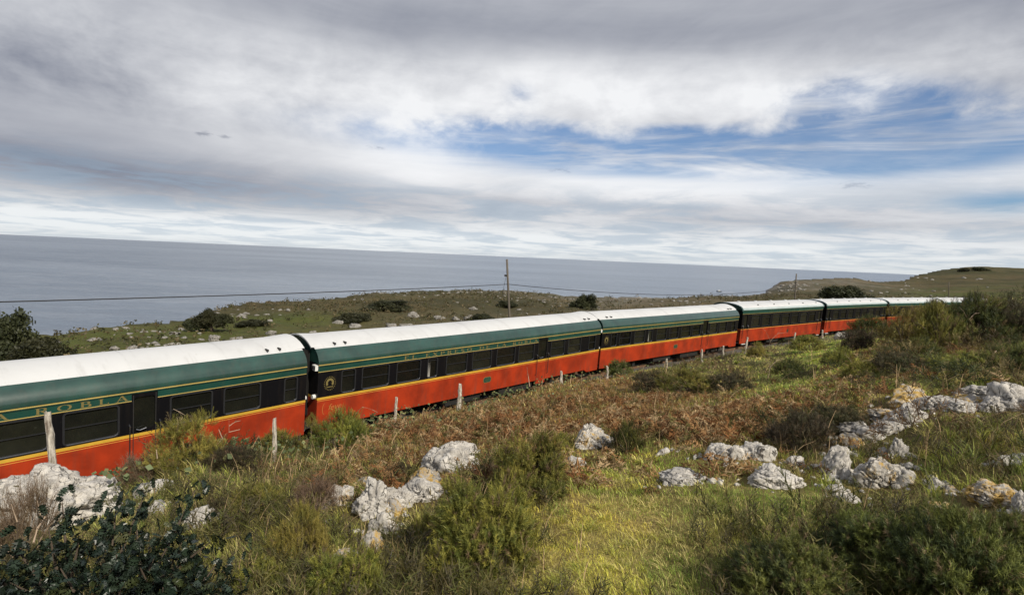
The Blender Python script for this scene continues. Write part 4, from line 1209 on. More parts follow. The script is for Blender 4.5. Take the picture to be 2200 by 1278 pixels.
M_ROCK = [rock_mat('limestone'), rock_mat('lichened_limestone', 0.55), rock_mat('yellow_lichened_limestone', 1.15), rock_mat('brown_limestone', 0.9, 0.75), rock_mat('far_limestone', 0.0, 0.52, 0.5)]
ROCKS = [  # x, top y, bottom y, width, material, blockiness, level, label
    (100, 1003, 1150, 275, 0, 0.55, 6, 'largest rock, a white cracked outcrop behind the dark holly'), (330, 1032, 1062, 72, 0, 0.5, 5, 'low brownish slab half sunk in dry grass above the holly'),
    (436, 1092, 1128, 62, 0, 0.6, 5, 'ridged pale rock behind the tallest holly sprig'), (333, 1078, 1104, 42, 0, 0.5, 4, 'small white rock showing through the holly tip'),
    (812, 1030, 1122, 118, 0, 0.75, 6, 'bright white boulder scored by black cracks, middle of the outcrop'), (736, 1032, 1092, 54, 1, 0.7, 5, 'pointed yellowish rock at the end of the cracked white outcrop'),
    (784, 1024, 1046, 34, 3, 0.4, 4, 'rounded grey cap of rock on top of the cracked outcrop'), (965, 950, 1020, 96, 0, 0.6, 5, 'upper rock of the slanting ridge under the bracken'),
    (912, 1000, 1062, 62, 3, 0.6, 5, 'brown-stained rock in the middle of the slanting ridge'), (915, 1026, 1084, 88, 0, 0.75, 5, 'wedge of grey rock at the foot of the slanting ridge'),
    (822, 1096, 1150, 62, 0, 0.5, 5, 'grey rock just below the cracked white boulder'), (796, 1130, 1200, 66, 3, 0.5, 5, 'shaded grey slab lowest in the central outcrop'), (738, 1178, 1198, 44, 3, 0.5, 4, 'small flat brownish stone above the yellow-green gorse'),
    (672, 1192, 1226, 30, 0, 0.5, 4, 'small pale stone beside the yellow-green gorse'), (1269, 906, 972, 96, 1, 0.75, 6, 'upright white boulder beside the round dark bush'), (1238, 976, 1006, 40, 0, 0.5, 4, 'small white stone below the upright white boulder'),
    (1427, 962, 978, 26, 0, 0.5, 3, 'tiny pale stone beyond the grass, past the round bush'), (1547, 952, 990, 74, 0, 0.6, 5, 'left half of the long low rock under the brown heath'), (1620, 950, 992, 82, 0, 0.6, 5, 'right half of the long low rock under the brown heath'),
    (1468, 1009, 1042, 80, 0, 0.4, 5, 'flat white stone lying on the open grass'), (1657, 1002, 1056, 120, 0, 0.75, 6, 'broad white boulder with a cleft, on the edge of the open grass'), (1706, 978, 1004, 34, 0, 0.5, 4, 'small stone behind the broad cleft boulder'),
    (1530, 1026, 1040, 24, 0, 0.4, 3, 'tiny stone between the flat stone and the broad cleft boulder'), (1792, 958, 1030, 56, 0, 0.6, 5, 'tall leaning grey rock at the edge of the rock cluster'), (1886, 972, 1062, 108, 1, 0.7, 6, 'big lichen-spotted boulder, largest of the cluster'),
    (1929, 940, 988, 40, 0, 0.7, 5, 'pointed white rock behind the big lichen-spotted boulder'), (1894, 958, 984, 28, 0, 0.6, 4, 'small block perched on the big lichen-spotted boulder'), (1846, 905, 944, 64, 0, 0.5, 5, 'white rock at the lower end of the stone row'),
    (1903, 903, 940, 56, 0, 0.6, 5, 'white rock second from the lower end of the stone row'), (1892, 876, 910, 52, 3, 0.6, 5, 'grey rock in the stone row, below the yellow block'), (1946, 864, 918, 58, 0, 0.8, 5, 'white wedge leaning against the yellow block'),
    (1957, 830, 884, 78, 2, 0.9, 5, 'square yellow-brown block standing at the bend of the stone row'), (2030, 846, 882, 70, 0, 0.6, 5, 'jagged white rock next to the yellow block'), (2086, 846, 880, 52, 3, 0.5, 4, 'low grey rock between two jagged white rocks'),
    (2108, 830, 862, 72, 0, 0.6, 5, 'white crest of rock behind the long grass'), (2172, 822, 890, 84, 0, 0.6, 5, 'jagged grey-white outcrop at the picture edge above the long grass'), (1796, 1038, 1072, 48, 1, 0.5, 4, 'low lichened stone at the foot of the leaning rock'),
    (1828, 1060, 1082, 44, 0, 0.4, 4, 'rounded white stone on the edge of the dark gorse'), (1814, 1004, 1034, 22, 0, 0.6, 4, 'thin white shard between leaning rock and lichened boulder'), (1788, 1018, 1034, 20, 0, 0.5, 3, 'little stone beside the thin white shard'),
    (2013, 1026, 1056, 30, 0, 0.6, 4, 'upper of two small stones amid the dark grass'), (2041, 1040, 1064, 28, 3, 0.5, 4, 'lower of two small stones amid the dark grass'), (2013, 1068, 1122, 44, 2, 0.6, 5, 'narrow yellow-spotted rock sticking out of the dark gorse'),
    (2134, 1034, 1104, 112, 2, 0.65, 6, 'bright yellow-lichened boulder behind the dark gorse'), (2194, 1052, 1112, 40, 1, 0.6, 5, 'grey rock against the yellow-lichened boulder, cut by the picture edge'), (2158, 976, 1004, 30, 0, 0.5, 4, 'small white stone above the yellow-lichened boulder'),
    (2196, 970, 996, 34, 0, 0.6, 4, 'white stone at the picture edge above the small white stone'), (1952, 992, 1006, 20, 0, 0.5, 3, 'tiny stone to the side of the lichen-spotted boulder'), (1812, 709, 732, 32, 0, 0.6, 4, 'white rock below the fifth carriage beside a fence post')]
ROCKS += [(1992, 850, 886, 56, 0, 0.7, 5, 'low white slab filling the gap behind the yellow block'), (2062, 852, 890, 60, 0, 0.6, 5, 'broken white slab between the jagged rocks of the ridge'), (2138, 846, 892, 66, 0, 0.7, 5, 'white ledge next to the outcrop at the picture edge'),
          (1922, 888, 922, 44, 0, 0.7, 4, 'angular stone wedged under the leaning white wedge'), (1868, 912, 950, 50, 0, 0.7, 4, 'rough stone between the two lowest rocks of the stone row'), (1826, 925, 965, 40, 3, 0.6, 4, 'grey stone where the stone row turns down to the leaning rock'),
          (1812, 950, 985, 34, 0, 0.6, 4, 'pale stone just above the tall leaning rock'), (1850, 1000, 1040, 40, 0, 0.6, 4, 'half-buried stone at the side of the big lichen-spotted boulder'), (1940, 1004, 1050, 44, 1, 0.6, 4, 'rough stone tucked against the far side of the lichen-spotted boulder'),
          (872, 1046, 1090, 50, 0, 0.7, 5, 'white block joining the cracked boulder to the slanting ridge'), (848, 1070, 1116, 44, 3, 0.6, 4, 'grey block low between cracked boulder and ridge'), (1000, 944, 980, 50, 0, 0.6, 4, 'topmost stone of the slanting ridge by the bracken'), (1582, 954, 992, 56, 0, 0.6, 4, 'middle piece of the long low rock under the brown heath')]
ROW = ('stone row', 'jagged', 'crest', 'yellow block', 'picture edge above', 'ridge')
ROCK_SPOT = []
for k, (px, ty, by, w, mi, bl, lv, lab) in enumerate(ROCKS):
    w *= 1.28 if any(q in lab for q in ROW) else 1.05
    c = pick(px, by - 0.12 * (by - ty)); dep = c.y + 0.5 * w / F_PX * c.y * 0.5
    c = Vector((c.x / c.y * dep, dep, c.z))
    top = at(px, ty, dep).z; gz = ground_z(np.array([[c.x, c.y]]))[0]
    sx = w / F_PX * dep / 2 * 1.12; h = max(top - gz, 0.5 * sx); sy = sx * random.uniform(0.75, 1.0); sz = h * 0.95
    v, f = rock_shape(lv, 100 + 7 * k, bl, 0.5)
    v = v / np.abs(v).max(0) * np.array([sx, sy, sz])
    o = obj_np('rock', v, f, M_ROCK[mi]); o.location = (c.x, c.y, gz + h - sz * 0.97)
    o.rotation_euler = (random.uniform(-0.15, 0.15), random.uniform(-0.1, 0.1) + (0.25 if 'leaning' in lab else 0), random.uniform(-0.4, 0.4))
    tag(o, lab, 'rock', 'limestone rocks on the slope'); ROCK_SPOT.append((c.x, c.y, max(sx, sy)))
FAR_ROCKS = [(460, 706, 732, 34, 'pale boulder in the green field below the windswept tree'), (283, 736, 752, 36, 'white stones heap in the field nearest the first roof'), (375, 706, 718, 30, 'white rock at the sea side of the dark windswept tree'), (582, 704, 720, 30, 'grey rock in the field just above the first roof joint'),
             (204, 718, 732, 40, 'flat pale rock near the dark bush at the picture edge'), (248, 738, 752, 28, 'small pale rock in the field above the first roof'), (509, 718, 730, 36, 'low white rock beside the pale field boulder'), (889, 660, 682, 34, 'rounded rock among bushes beyond the second carriage'),
             (945, 668, 686, 36, 'sharp grey rock beyond the second carriage, below the heath'), (979, 674, 688, 30, 'white rock right next to the sharp grey rock'), (1004, 674, 688, 20, 'small rock nearest the tallest pole'), (1047, 676, 688, 26, 'rock between the small rock and the tallest pole'), (726, 680, 696, 34, 'dark-topped rock beside the green hollow'),
             (761, 688, 704, 38, 'white rocks above the start of the second roof'), (842, 688, 702, 34, 'white rock in the grass above the second roof'), (872, 690, 702, 40, 'broad low rock in the grass above the second roof'), (1017, 654, 666, 26, 'white rock high on the heath, below the cable')]
for k, (px, ty, by, w, lab) in enumerate(FAR_ROCKS):
    c = pick(px, by, 15.0); sx = w / F_PX * c.y / 2; h = (by - ty) / F_PX * c.y * 0.65; sx *= 0.85
    v, f = rock_shape(4, 700 + 5 * k, 0.8, 0.7); v = v / np.abs(v).max(0) * np.array([sx, sx * 0.8, h * 0.75])
    o = obj_np('rock', v, f, M_ROCK[4]); o.location = (c.x, c.y, c.z + h * 0.2); tag(o, lab, 'rock', 'rocks in the fields by the sea')

# footprints that keep the ground cover off rocks and out of bushes
BUSH_SPOT = []


def near_spots(P, spots, k):
    d = np.full(len(P), 9.0)
    for x, y, r in spots: d = np.minimum(d, np.hypot(P[:, 0] - x, P[:, 1] - y) / (r * k))
    return d


def before_rocks(P):
    """0 on the worn ground just in front of a rock, 1 elsewhere"""
    d = np.full(len(P), 9.0)
    for x, y, r in ROCK_SPOT:
        l = math.hypot(x, y); q = 1 - min(0.35, 1.0 * r / l)
        for t in (1.0, (1 + q) / 2, q): d = np.minimum(d, np.hypot(P[:, 0] - x * t, P[:, 1] - y * t) / (r * 1.15))
    return smooth(0.75, 1.25, d)


# ------------------------------------------------------------------ plants: building blocks
M_LEAF = leaf_mat('scrub_leaves', gain=1.12); M_GRASS = leaf_mat('grass_blades', 0.6, 0.35, 0.25, 1.45); M_DRY = leaf_mat('dry_fronds', 0.8, 0.2, 0.1)
M_HOLLY = leaf_mat('holly_leaves', 0.36, 0.06, 0.35); M_TWIG = plain('brown_twig', (0.075, 0.055, 0.038), 0.85); M_PALETWIG = plain('pale_dead_twig', (0.36, 0.27, 0.19), 0.8)


def sprig_template(seed, n=24, spread=0.24, wide=0.030):
    """a spiny shoot of height 1: thin spikes round a stem"""
    g = np.random.default_rng(seed); v, f = [], []
    for k in range(n):
        t = 0.06 + 0.92 * k / n; a = 2.4 * k + g.uniform(-0.4, 0.4); el = g.uniform(0.35, 1.0)
        L = spread * (1.15 - 0.45 * t) * g.uniform(0.7, 1.2)
        dr = np.array([math.cos(a) * math.cos(el), math.sin(a) * math.cos(el), math.sin(el)]); sd = np.array([-math.sin(a), math.cos(a), 0.0])
        b = np.array([0.02 * math.sin(3 * t + seed), 0.02 * math.cos(2 * t), t])
        i = len(v); v += [b - sd * wide / 2, b + sd * wide / 2, b + dr * L]; f.append((i, i + 1, i + 2))
    for sd in ((1, 0, 0), (0, 1, 0)):
        sd = np.array(sd) * 0.014; i = len(v); v += [-sd, sd, np.array([0, 0, 1.0])]; f.append((i, i + 1, i + 2))
    return np.array(v, float), np.array(f)


def frames(axis, g):
    """rotation matrices that turn +z to axis, with a random spin"""
    z = axis / np.linalg.norm(axis, axis=1)[:, None]; h = g.normal(size=z.shape); x = np.cross(h, z); x /= np.linalg.norm(x, axis=1)[:, None]
    return np.stack([x, np.cross(z, x), z], -1)


def scatter(templates, pos, axis, size, colour, tipgain, g):
    """many copies of small templates as one vertex and face list, coloured per copy"""
    V, F, C = [], [], []; base = 0; R_ = frames(axis, g); which = g.integers(0, len(templates), len(pos))
    for t, (tv, tf) in enumerate(templates):
        k = np.nonzero(which == t)[0]
        if not len(k): continue
        v = np.einsum('nij,mj->nmi', R_[k], tv) * size[k][:, None, None] + pos[k][:, None]
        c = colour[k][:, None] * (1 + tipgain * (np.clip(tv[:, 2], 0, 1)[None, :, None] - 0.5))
        f = tf[None] + (np.arange(len(k)) * len(tv))[:, None, None] + base
        V.append(v.reshape(-1, 3)); C.append(c.reshape(-1, 3)); F.append(f.reshape(-1, tf.shape[1])); base += len(k) * len(tv)
    return np.concatenate(V), np.concatenate(F), np.clip(np.concatenate(C), 0.003, 0.9)


SPRIGS = [sprig_template(k, 22, 0.40, 0.040) for k in range(4)]
STOUT = [sprig_template(30 + k, 20, 0.46, 0.060) for k in range(4)]
TWIGGY = [sprig_template(10 + k, 11, 0.42, 0.016) for k in range(3)]
def leafy_template(seed, n=9):
    g = np.random.default_rng(seed); v, f = [], []
    for k in range(n):
        c = g.normal(size=3) * np.array([0.30, 0.30, 0.26]) + np.array([0, 0, 0.4]); a, b = g.normal(size=3), g.normal(size=3); a /= np.linalg.norm(a); b -= a * (a @ b); b /= np.linalg.norm(b); L = g.uniform(0.12, 0.22)
        i = len(v); v += [c - a * L, c + b * L * 0.6, c + a * L, c - b * L * 0.6]; f += [(i, i + 1, i + 2), (i, i + 2, i + 3)]
    return np.array(v), np.array(f)


LEAFY = [leafy_template(60 + k) for k in range(4)]
KIND = {'gorse': ((0.092, 0.108, 0.022), (0.27, 0.25, 0.048), SPRIGS), 'dark gorse': ((0.036, 0.048, 0.014), (0.150, 0.158, 0.034), SPRIGS), 'yellow gorse': ((0.135, 0.118, 0.026), (0.29, 0.215, 0.058), SPRIGS),
        'heath': ((0.055, 0.042, 0.024), (0.052, 0.052, 0.020), SPRIGS), 'bramble': ((0.15, 0.105, 0.070), (0.21, 0.15, 0.10), TWIGGY), 'far bush': ((0.026, 0.030, 0.013), (0.046, 0.048, 0.019), LEAFY)}


def bush_meshes(kind, seed, n, size):
    """foliage and stems of a bush of radius 1 and height 1, base at the origin"""
    g = np.random.default_rng(seed); m = 70 if n > 2000 else 46; per = n // m; n = m * per
    a = g.uniform(0, 2 * math.pi, m); el = np.arcsin(g.uniform(0.02, 1.0, m))
    d = np.stack([np.cos(a) * np.cos(el), np.sin(a) * np.cos(el), np.sin(el)], 1)
    lump = 0.34 + 1.0 * fbm(d * 2.2 + seed, 3, seed) * g.uniform(0.55, 1.0, m) ** 0.5
    cen = d * lump[:, None] * np.array([0.92, 0.92, 0.85])
    rad = g.uniform(0.13, 0.30, m)                                              # each clump a small ball of shoots
    q = g.normal(size=(m, per, 3)); q /= np.linalg.norm(q, axis=2)[..., None]; q[..., 2] = np.abs(q[..., 2]) * 0.9 + 0.1 * q[..., 2]
    pos = (cen[:, None] + q * (rad[:, None] * g.uniform(0.35, 0.85, (m, per)))[..., None]).reshape(-1, 3); pos[:, 2] = np.maximum(pos[:, 2], 0.0)
    up = 0.25 if kind != 'bramble' else 0.6
    axis = (q * 0.8 + d[:, None] * 0.35 + np.array([0, 0, up])).reshape(-1, 3) + g.normal(size=(n, 3)) * 0.35
    c1, c2, tm = KIND[kind]
    if size < 0.14 and tm is SPRIGS: tm = STOUT
    mixf = np.clip(np.repeat(g.uniform(-0.1, 0.9, m), per) + g.normal(size=n) * 0.22, 0, 1)[:, None]
    col = np.array(c1) * (1 - mixf) + np.array(c2) * mixf
    dead = g.uniform(size=n) < {'bramble': 0.3, 'far bush': 0.0}.get(kind, 0.10); col[dead] = np.array((0.15, 0.105, 0.055)) * g.uniform(0.6, 1.2, (dead.sum(), 1))
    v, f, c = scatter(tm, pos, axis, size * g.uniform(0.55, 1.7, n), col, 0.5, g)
    fol = mesh_np('foliage', v, f, M_LEAF, col=c)
    st = MB()
    for k in range(16):
        e = pos[g.integers(0, n)] * (0.9 if k < 9 else 1.25); st.tube([(0.06 * e[0], 0.06 * e[1], -0.12), (0.4 * e[0] + g.normal() * 0.05, 0.4 * e[1] + g.normal() * 0.05, 0.4 * e[2]), tuple(e)], [0.028, 0.018, 0.006], 5)
    return fol, st.mesh('stems', M_TWIG if kind != 'bramble' else M_PALETWIG)


PROTO = {}
for kind in KIND:
    for q in (0, 1): PROTO[kind, q] = bush_meshes(kind, 40 + 13 * len(PROTO), *{'far bush': (1500, 0.20), 'bramble': (800, 0.30)}.get(kind, (1600, 0.15)))
for kind in ('dark gorse', 'gorse'): PROTO[kind, 'near'] = bush_meshes(kind, 400 + len(PROTO), 4200, 0.115)
nb = 0


def bush(name, px, by, w, h, kind, label, group, near=False, lo=1.5, cat='bush'):
    """by: where the foot of the bush meets the ground; w, h: size in photograph pixels"""
    global nb
    nb += 1
    c = pick(px, min(by, 1400), lo); hh = 0
    if cat == 'bush' and lo < 20 and lateral(np.array([c[:2]]))[0] > -3.3:
        t = c.y
        while lateral(np.array([[c.x, c.y]]))[0] > -3.3: t *= 0.985; d = ray(px, by); c = Vector((d.x * t, t, 0))
        c.z = ground_z(np.array([[c.x, c.y]]))[0]; hh = max(0.0, at(px, by, c.y).z - c.z)
    s = w / F_PX * c.y / 2; hh += h / F_PX * c.y * 1.15
    r_ = empty(name, (c.x, c.y, c.z - 0.04), (0, 0, random.uniform(0, 6.28))); fm, sm = PROTO[kind, 'near' if near else nb % 2]
    sc = (s, s * random.uniform(0.8, 1.0), hh)
    for nm, me in (('foliage', fm), ('stems', sm)):
        o = link(bpy.data.objects.new(nm, me), r_); o.scale = sc
    BUSH_SPOT.append((c.x, c.y, s))
    return tag(r_, label, cat, group)


G1, G2, G3 = 'gorse and heath bushes on the slope', 'bushes on the hillside by the train', 'bushes in the fields by the sea'
for a in ((1130, 1062, 210, 115, 'gorse', 'upper half of the sprawling gorse between white outcrop and open grass', True), (1045, 1205, 290, 170, 'gorse', 'lower half of the sprawling gorse between white outcrop and open grass', True),
          (905, 1175, 90, 66, 'gorse', 'gorse clump growing over the cracked outcrop', True), (1347, 970, 92, 72, 'dark gorse', 'round dark bush beside the upright white boulder', False),
          (1720, 965, 190, 85, 'heath', 'dark brown heath above the long low rock', False), (1800, 925, 140, 66, 'heath', 'dark heath bush at the foot of the stone row', False),
          (1700, 1300, 330, 130, 'dark gorse', 'dark gorse nearest the open grass at the bottom edge', True), (1880, 1215, 300, 120, 'dark gorse', 'dark gorse below the lichen-spotted boulder', True), (2060, 1310, 380, 200, 'dark gorse', 'dark gorse filling the bottom corner', True),
          (2150, 1190, 200, 100, 'dark gorse', 'dark gorse in front of the yellow-lichened boulder', True), (1990, 1140, 130, 60, 'dark gorse', 'low dark gorse round the narrow yellow-spotted rock', True),
          (645, 1215, 140, 120, 'yellow gorse', 'small yellow-green gorse in the middle of the dry scrub', False), (745, 1290, 220, 110, 'gorse', 'green gorse at the bottom edge below the cracked outcrop', True), (560, 1270, 150, 70, 'gorse', 'low green gorse beside the holly', True),
          (400, 1010, 190, 120, 'yellow gorse', 'yellowish spindly gorse against the red side of the first carriage', False), (735, 970, 150, 88, 'gorse', 'green gorse in front of the start of the second carriage', False), (610, 985, 130, 62, 'gorse', 'gorse around the mossy fence post', False),
          (500, 1010, 150, 60, 'heath', 'dull heath below the spindly gorse', False), (300, 1045, 120, 60, 'bramble', 'tangled bramble below the red side, behind the big outcrop', False), (680, 1105, 120, 76, 'bramble', 'brown twiggy bramble ball left of the cracked outcrop', False),
          (55, 1190, 170, 140, 'bramble', 'brown leafless bramble in front of the largest rock', False), (560, 1090, 150, 56, 'gorse', 'olive gorse between the bramble ball and the slab', False), (1215, 965, 70, 40, 'gorse', 'low gorse at the foot of the upright white boulder', False),
          (870, 1030, 80, 40, 'heath', 'small heath behind the cracked boulder', False), (470, 1110, 70, 44, 'heath', 'small heath behind the tallest holly sprig', False)):
    bush('gorse_bush' if 'gorse' in a[4] else a[4] + '_bush', *a[:5], a[5], G1, near=a[6])
for a in ((1480, 842, 160, 46, 'gorse', 'green gorse below the stubby fence post'), (1395, 838, 110, 40, 'heath', 'dull bush next to the bracken under the third carriage'), (1570, 838, 120, 38, 'heath', 'dull heath below the leaning fence post'),
          (1330, 800, 80, 26, 'dark gorse', 'blue-green bush at the wheels of the third carriage'), (1625, 770, 60, 28, 'yellow gorse', 'yellowish bush beside the leaning fence post'), (1740, 755, 90, 34, 'gorse', 'gorse round the last fence posts'), (1700, 812, 90, 42, 'dark gorse', 'dark gorse beside the lit green patch'),
          (1835, 752, 80, 44, 'heath', 'brown heath under the white rock by the fifth carriage'), (1870, 725, 100, 46, 'dark gorse', 'dark bush in front of the fifth carriage'), (1945, 735, 110, 74, 'yellow gorse', 'tall yellowish bush hiding the sixth carriage'), (2015, 742, 120, 90, 'gorse', 'gorse hiding the lower part of the last carriage'), (2090, 690, 70, 60, 'heath', 'brown heath just past the end of the visible train'),
          (2098, 735, 170, 98, 'dark gorse', 'tall dark gorse where the train disappears'), (2175, 730, 170, 84, 'heath', 'tall brown heath at the picture edge above the dark gorse'), (2055, 800, 180, 46, 'gorse', 'broad gorse on the hillside above the yellow block'), (2160, 805, 150, 66, 'dark gorse', 'dark gorse above the jagged outcrop'),
          (1930, 800, 130, 52, 'heath', 'brown heath on the hillside above the lit grass'), (1850, 812, 90, 40, 'gorse', 'low gorse above the lit grass'), (1800, 790, 80, 44, 'gorse', 'gorse beside the lit green patch, towards the hill'), (2010, 690, 60, 42, 'dark gorse', 'bush at the end of the visible roofs'), (1975, 770, 90, 46, 'dark gorse', 'dark gorse amid the hillside scrub')):
    bush('gorse_bush' if 'gorse' in a[4] else a[4] + '_bush', *a, G2, lo=8.0)
for a in ((20, 780, 140, 88, 'far bush', 'large dark bush at the picture edge above the first roof'), (90, 784, 120, 54, 'far bush', 'lower dark bush sloping down beside the large bush above the first roof'), (832, 666, 112, 17, 'far bush', 'long dark bush on the heath below the cable'), (757, 692, 84, 18, 'far bush', 'low dark bush beside the rounded field rock'), (1256, 664, 56, 26, 'far bush', 'dark bush above the third carriage roof joint'),
          (1812, 648, 110, 30, 'far bush', 'big dark bush below the headland'), (1035, 690, 60, 14, 'far bush', 'low bush at the foot of the tallest pole'), (545, 700, 70, 12, 'far bush', 'low bush in the green field'), (1090, 660, 60, 12, 'far bush', 'low bush on the heath just past the tallest pole'), (2070, 584, 22, 7, 'far bush', 'tiny clump on the skyline of the far hill'), (2105, 582, 30, 6, 'far bush', 'second tiny clump on the skyline of the far hill')):
    bush('coastal_bush', *a, G3, lo=20.0)
# the windswept tree
c = pick(446, 712, 20.0); tr = empty('windswept_tree', c); tag(tr, 'dark windswept tree leaning over the field edge by the sea', 'tree'); k_ = c.y / F_PX
tm_ = MB(); tm_.tube([(0.6, 0, -0.3), (0.3, 0, 14 * k_), (-8 * k_, 0, 24 * k_), (-24 * k_, 0, 30 * k_)], [0.2, 0.16, 0.1, 0.04], 7); tm_.tube([(0.3, 0, 12 * k_), (16 * k_, 0, 26 * k_), (30 * k_, 0, 31 * k_)], [0.12, 0.08, 0.03], 6); tm_.build('trunk', M_TWIG, tr)
for q, (dx, dz, w, h) in enumerate(((-26, 2, 54, 26), (6, 12, 66, 32), (34, 18, 44, 22))):
    o = link(bpy.data.objects.new('crown', PROTO['far bush', q % 2][0]), tr); o.location = (dx * k_, 0, dz * k_); o.scale = (w / 2 * k_, w / 2.6 * k_, h * k_)

# small lone sapling by the carriage joint, dead branches
def branchy(name, base, tips, mat, label, cat, r0=0.012, group=None):
    base = Vector(base); m = MB()
    for tp in tips:
        pts = [Vector(p) - base for p in tp]; n = len(pts); m.tube(pts, [r0 * (1 - 0.75 * k / (n - 1)) for k in range(n)], 5)
    o = m.build(name, mat, loc=base); return tag(o, label, cat, group)


def px_path(dep, *pts): return [at(x, y, dep + 0.12 * math.sin(k * 1.9)) for k, (x, y) in enumerate(pts)]


dB = 9.6
branchy('dead_branch', at(396, 985, dB), [px_path(dB, (396, 985), (393, 940), (384, 912), (380, 895)), px_path(dB, (384, 912), (392, 896), (384, 884), (372, 878)), px_path(dB, (384, 884), (398, 892)), px_path(dB, (393, 940), (402, 926), (400, 908))], M_PALETWIG, 'bleached forked twig rising from the spindly gorse', 'branch', 0.009)
branchy('dead_branch', at(462, 960, dB + .6), [px_path(dB + .6, (462, 960), (478, 942), (492, 928), (492, 902)), px_path(dB + .6, (492, 928), (516, 922), (522, 908)), px_path(dB + .6, (492, 915), (505, 906), (512, 896)), px_path(dB + .6, (478, 942), (470, 922), (478, 905)), px_path(dB + .6, (505, 906), (518, 903))], M_PALETWIG, 'pinkish dead branch with fine forks against the red side', 'branch', 0.008)
branchy('dead_branch', at(336, 985, dB - .4), [px_path(dB - .4, (338, 985), (336, 965), (334, 950))], M_PALETWIG, 'short white broken twig at the edge of the spindly gorse', 'branch', 0.008)
branchy('dead_branch', at(760, 905, 15.0), [px_path(15.0, (760, 905), (766, 886), (778, 874), (788, 876), (800, 880)), px_path(15.0, (800, 880), (812, 886))], M_PALETWIG, 'thin arching white stem before the second carriage', 'branch', 0.008)
branchy('dry_stalk', at(1138, 830, 21.0), [px_path(21.0, (1138, 830), (1135, 808), (1132, 788))], M_PALETWIG, 'straight pale dry stalk in front of the door of the second carriage', 'stalk', 0.02)
branchy('dead_branch', at(20, 1185, 4.6), [px_path(4.6, (28, 1195), (37, 1160), (37, 1120), (24, 1082)), px_path(4.6, (28, 1195), (2, 1170))], M_PALETWIG, 'pale bent twig at the picture edge above the holly', 'branch', 0.010)
branchy('dead_branch', at(78, 1160, 4.7), [px_path(4.7, (72, 1165), (80, 1135), (87, 1105), (80, 1075)), px_path(4.7, (80, 1135), (98, 1108), (106, 1085))], M_PALETWIG, 'forked pale twig in front of the largest rock', 'branch', 0.010)
for k, (x, y, dep, sc_, lab) in enumerate(((1470, 900, 13.0, 1.0, 'bare forked twig standing in the bracken'), (1650, 800, 20.0, 1.2, 'bare twig in the straw below the leaning fence post'), (1830, 800, 17.0, 1.1, 'bare pale branch on the hillside above the lit grass'), (2075, 700, 20.0, 1.2, 'bare curved branch on the hillside before the dark gorse'), (1650, 745, 34.0, 1.3, 'bleached twig by the thin leaning fence post'), (1970, 790, 14.5, 0.9, 'pale forked twig amid the hillside scrub'), (2130, 770, 14.0, 0.9, 'pale dead twig before the dark hillside gorse'), (1590, 905, 12.5, 0.8, 'grey dead twigs at the edge of the bracken'))):
    f_ = F_PX / 1150 * sc_
    branchy('dead_branch', at(x, y + 10, dep), [px_path(dep, (x, y + 14), (x + 4 * f_, y - 10 * f_), (x - 4 * f_, y - 26 * f_), (x - 12 * f_, y - 34 * f_)), px_path(dep, (x + 4 * f_, y - 10 * f_), (x + 16 * f_, y - 22 * f_), (x + 26 * f_, y - 34 * f_)), px_path(dep, (x + 16 * f_, y - 22 * f_), (x + 32 * f_, y - 24 * f_))], M_PALETWIG, lab, 'branch', 0.010)
sp = at(674, 962, 14.0); sp.z = min(sp.z, ground_z(np.array([[sp.x, sp.y]]))[0])
sap = empty('young_gorse', sp); tag(sap, 'lone yellow-green gorse sapling on a bare stem at the first roof joint', 'sapling')
b1 = at(668, 925, 14.0) - sp; b2 = at(672, 905, 14.0) - sp
sm_ = MB(); sm_.tube([(0, 0, -0.05), tuple(b1 * 0.6), tuple(b1), tuple(b2)], [0.02, 0.017, 0.013, 0.006], 6); sm_.tube([tuple(b1 * 0.6), tuple(at(684, 935, 14.0) - sp)], [0.012, 0.006], 5); sm_.build('stem', M_PALETWIG, sap)
o = link(bpy.data.objects.new('foliage', PROTO['yellow gorse', 0][0]), sap); o.location = at(670, 925, 14.0) - sp; o.scale = (0.17, 0.15, 0.42)

# ------------------------------------------------------------------ holly at the bottom corner
def holly_leaf():
    out = []; n = 4
    for s in (1, -1):
        row = [(0.0, 0.0, 0.0)]
        for k in range(n):
            t = 0.10 + 0.8 * k / n; row += [(s * 0.16, t, 0.03), (s * 0.36 * (1.0 - abs(t - 0.45)), t + 0.12, 0.10)]
        row.append((0.0, 1.0, 0.0)); out.append(row)
    v, f = [], []
    mid = [(0, t, -0.02) for t in np.linspace(0, 1, 5)]
    for row in out:
        i = len(v); v += row + mid; m = len(row)
        for k in range(m - 1):
            j = i + m + min(4, int(4 * (k + 0.5) / (m - 1) + 0.5)); f.append((i + k, i + k + 1, j))
        for k in range(4): f.append((i + m + k, i + m + k + 1, i + min(m - 1, 1 + 2 * k + 1)))
    return np.array(v, float), np.array(f)


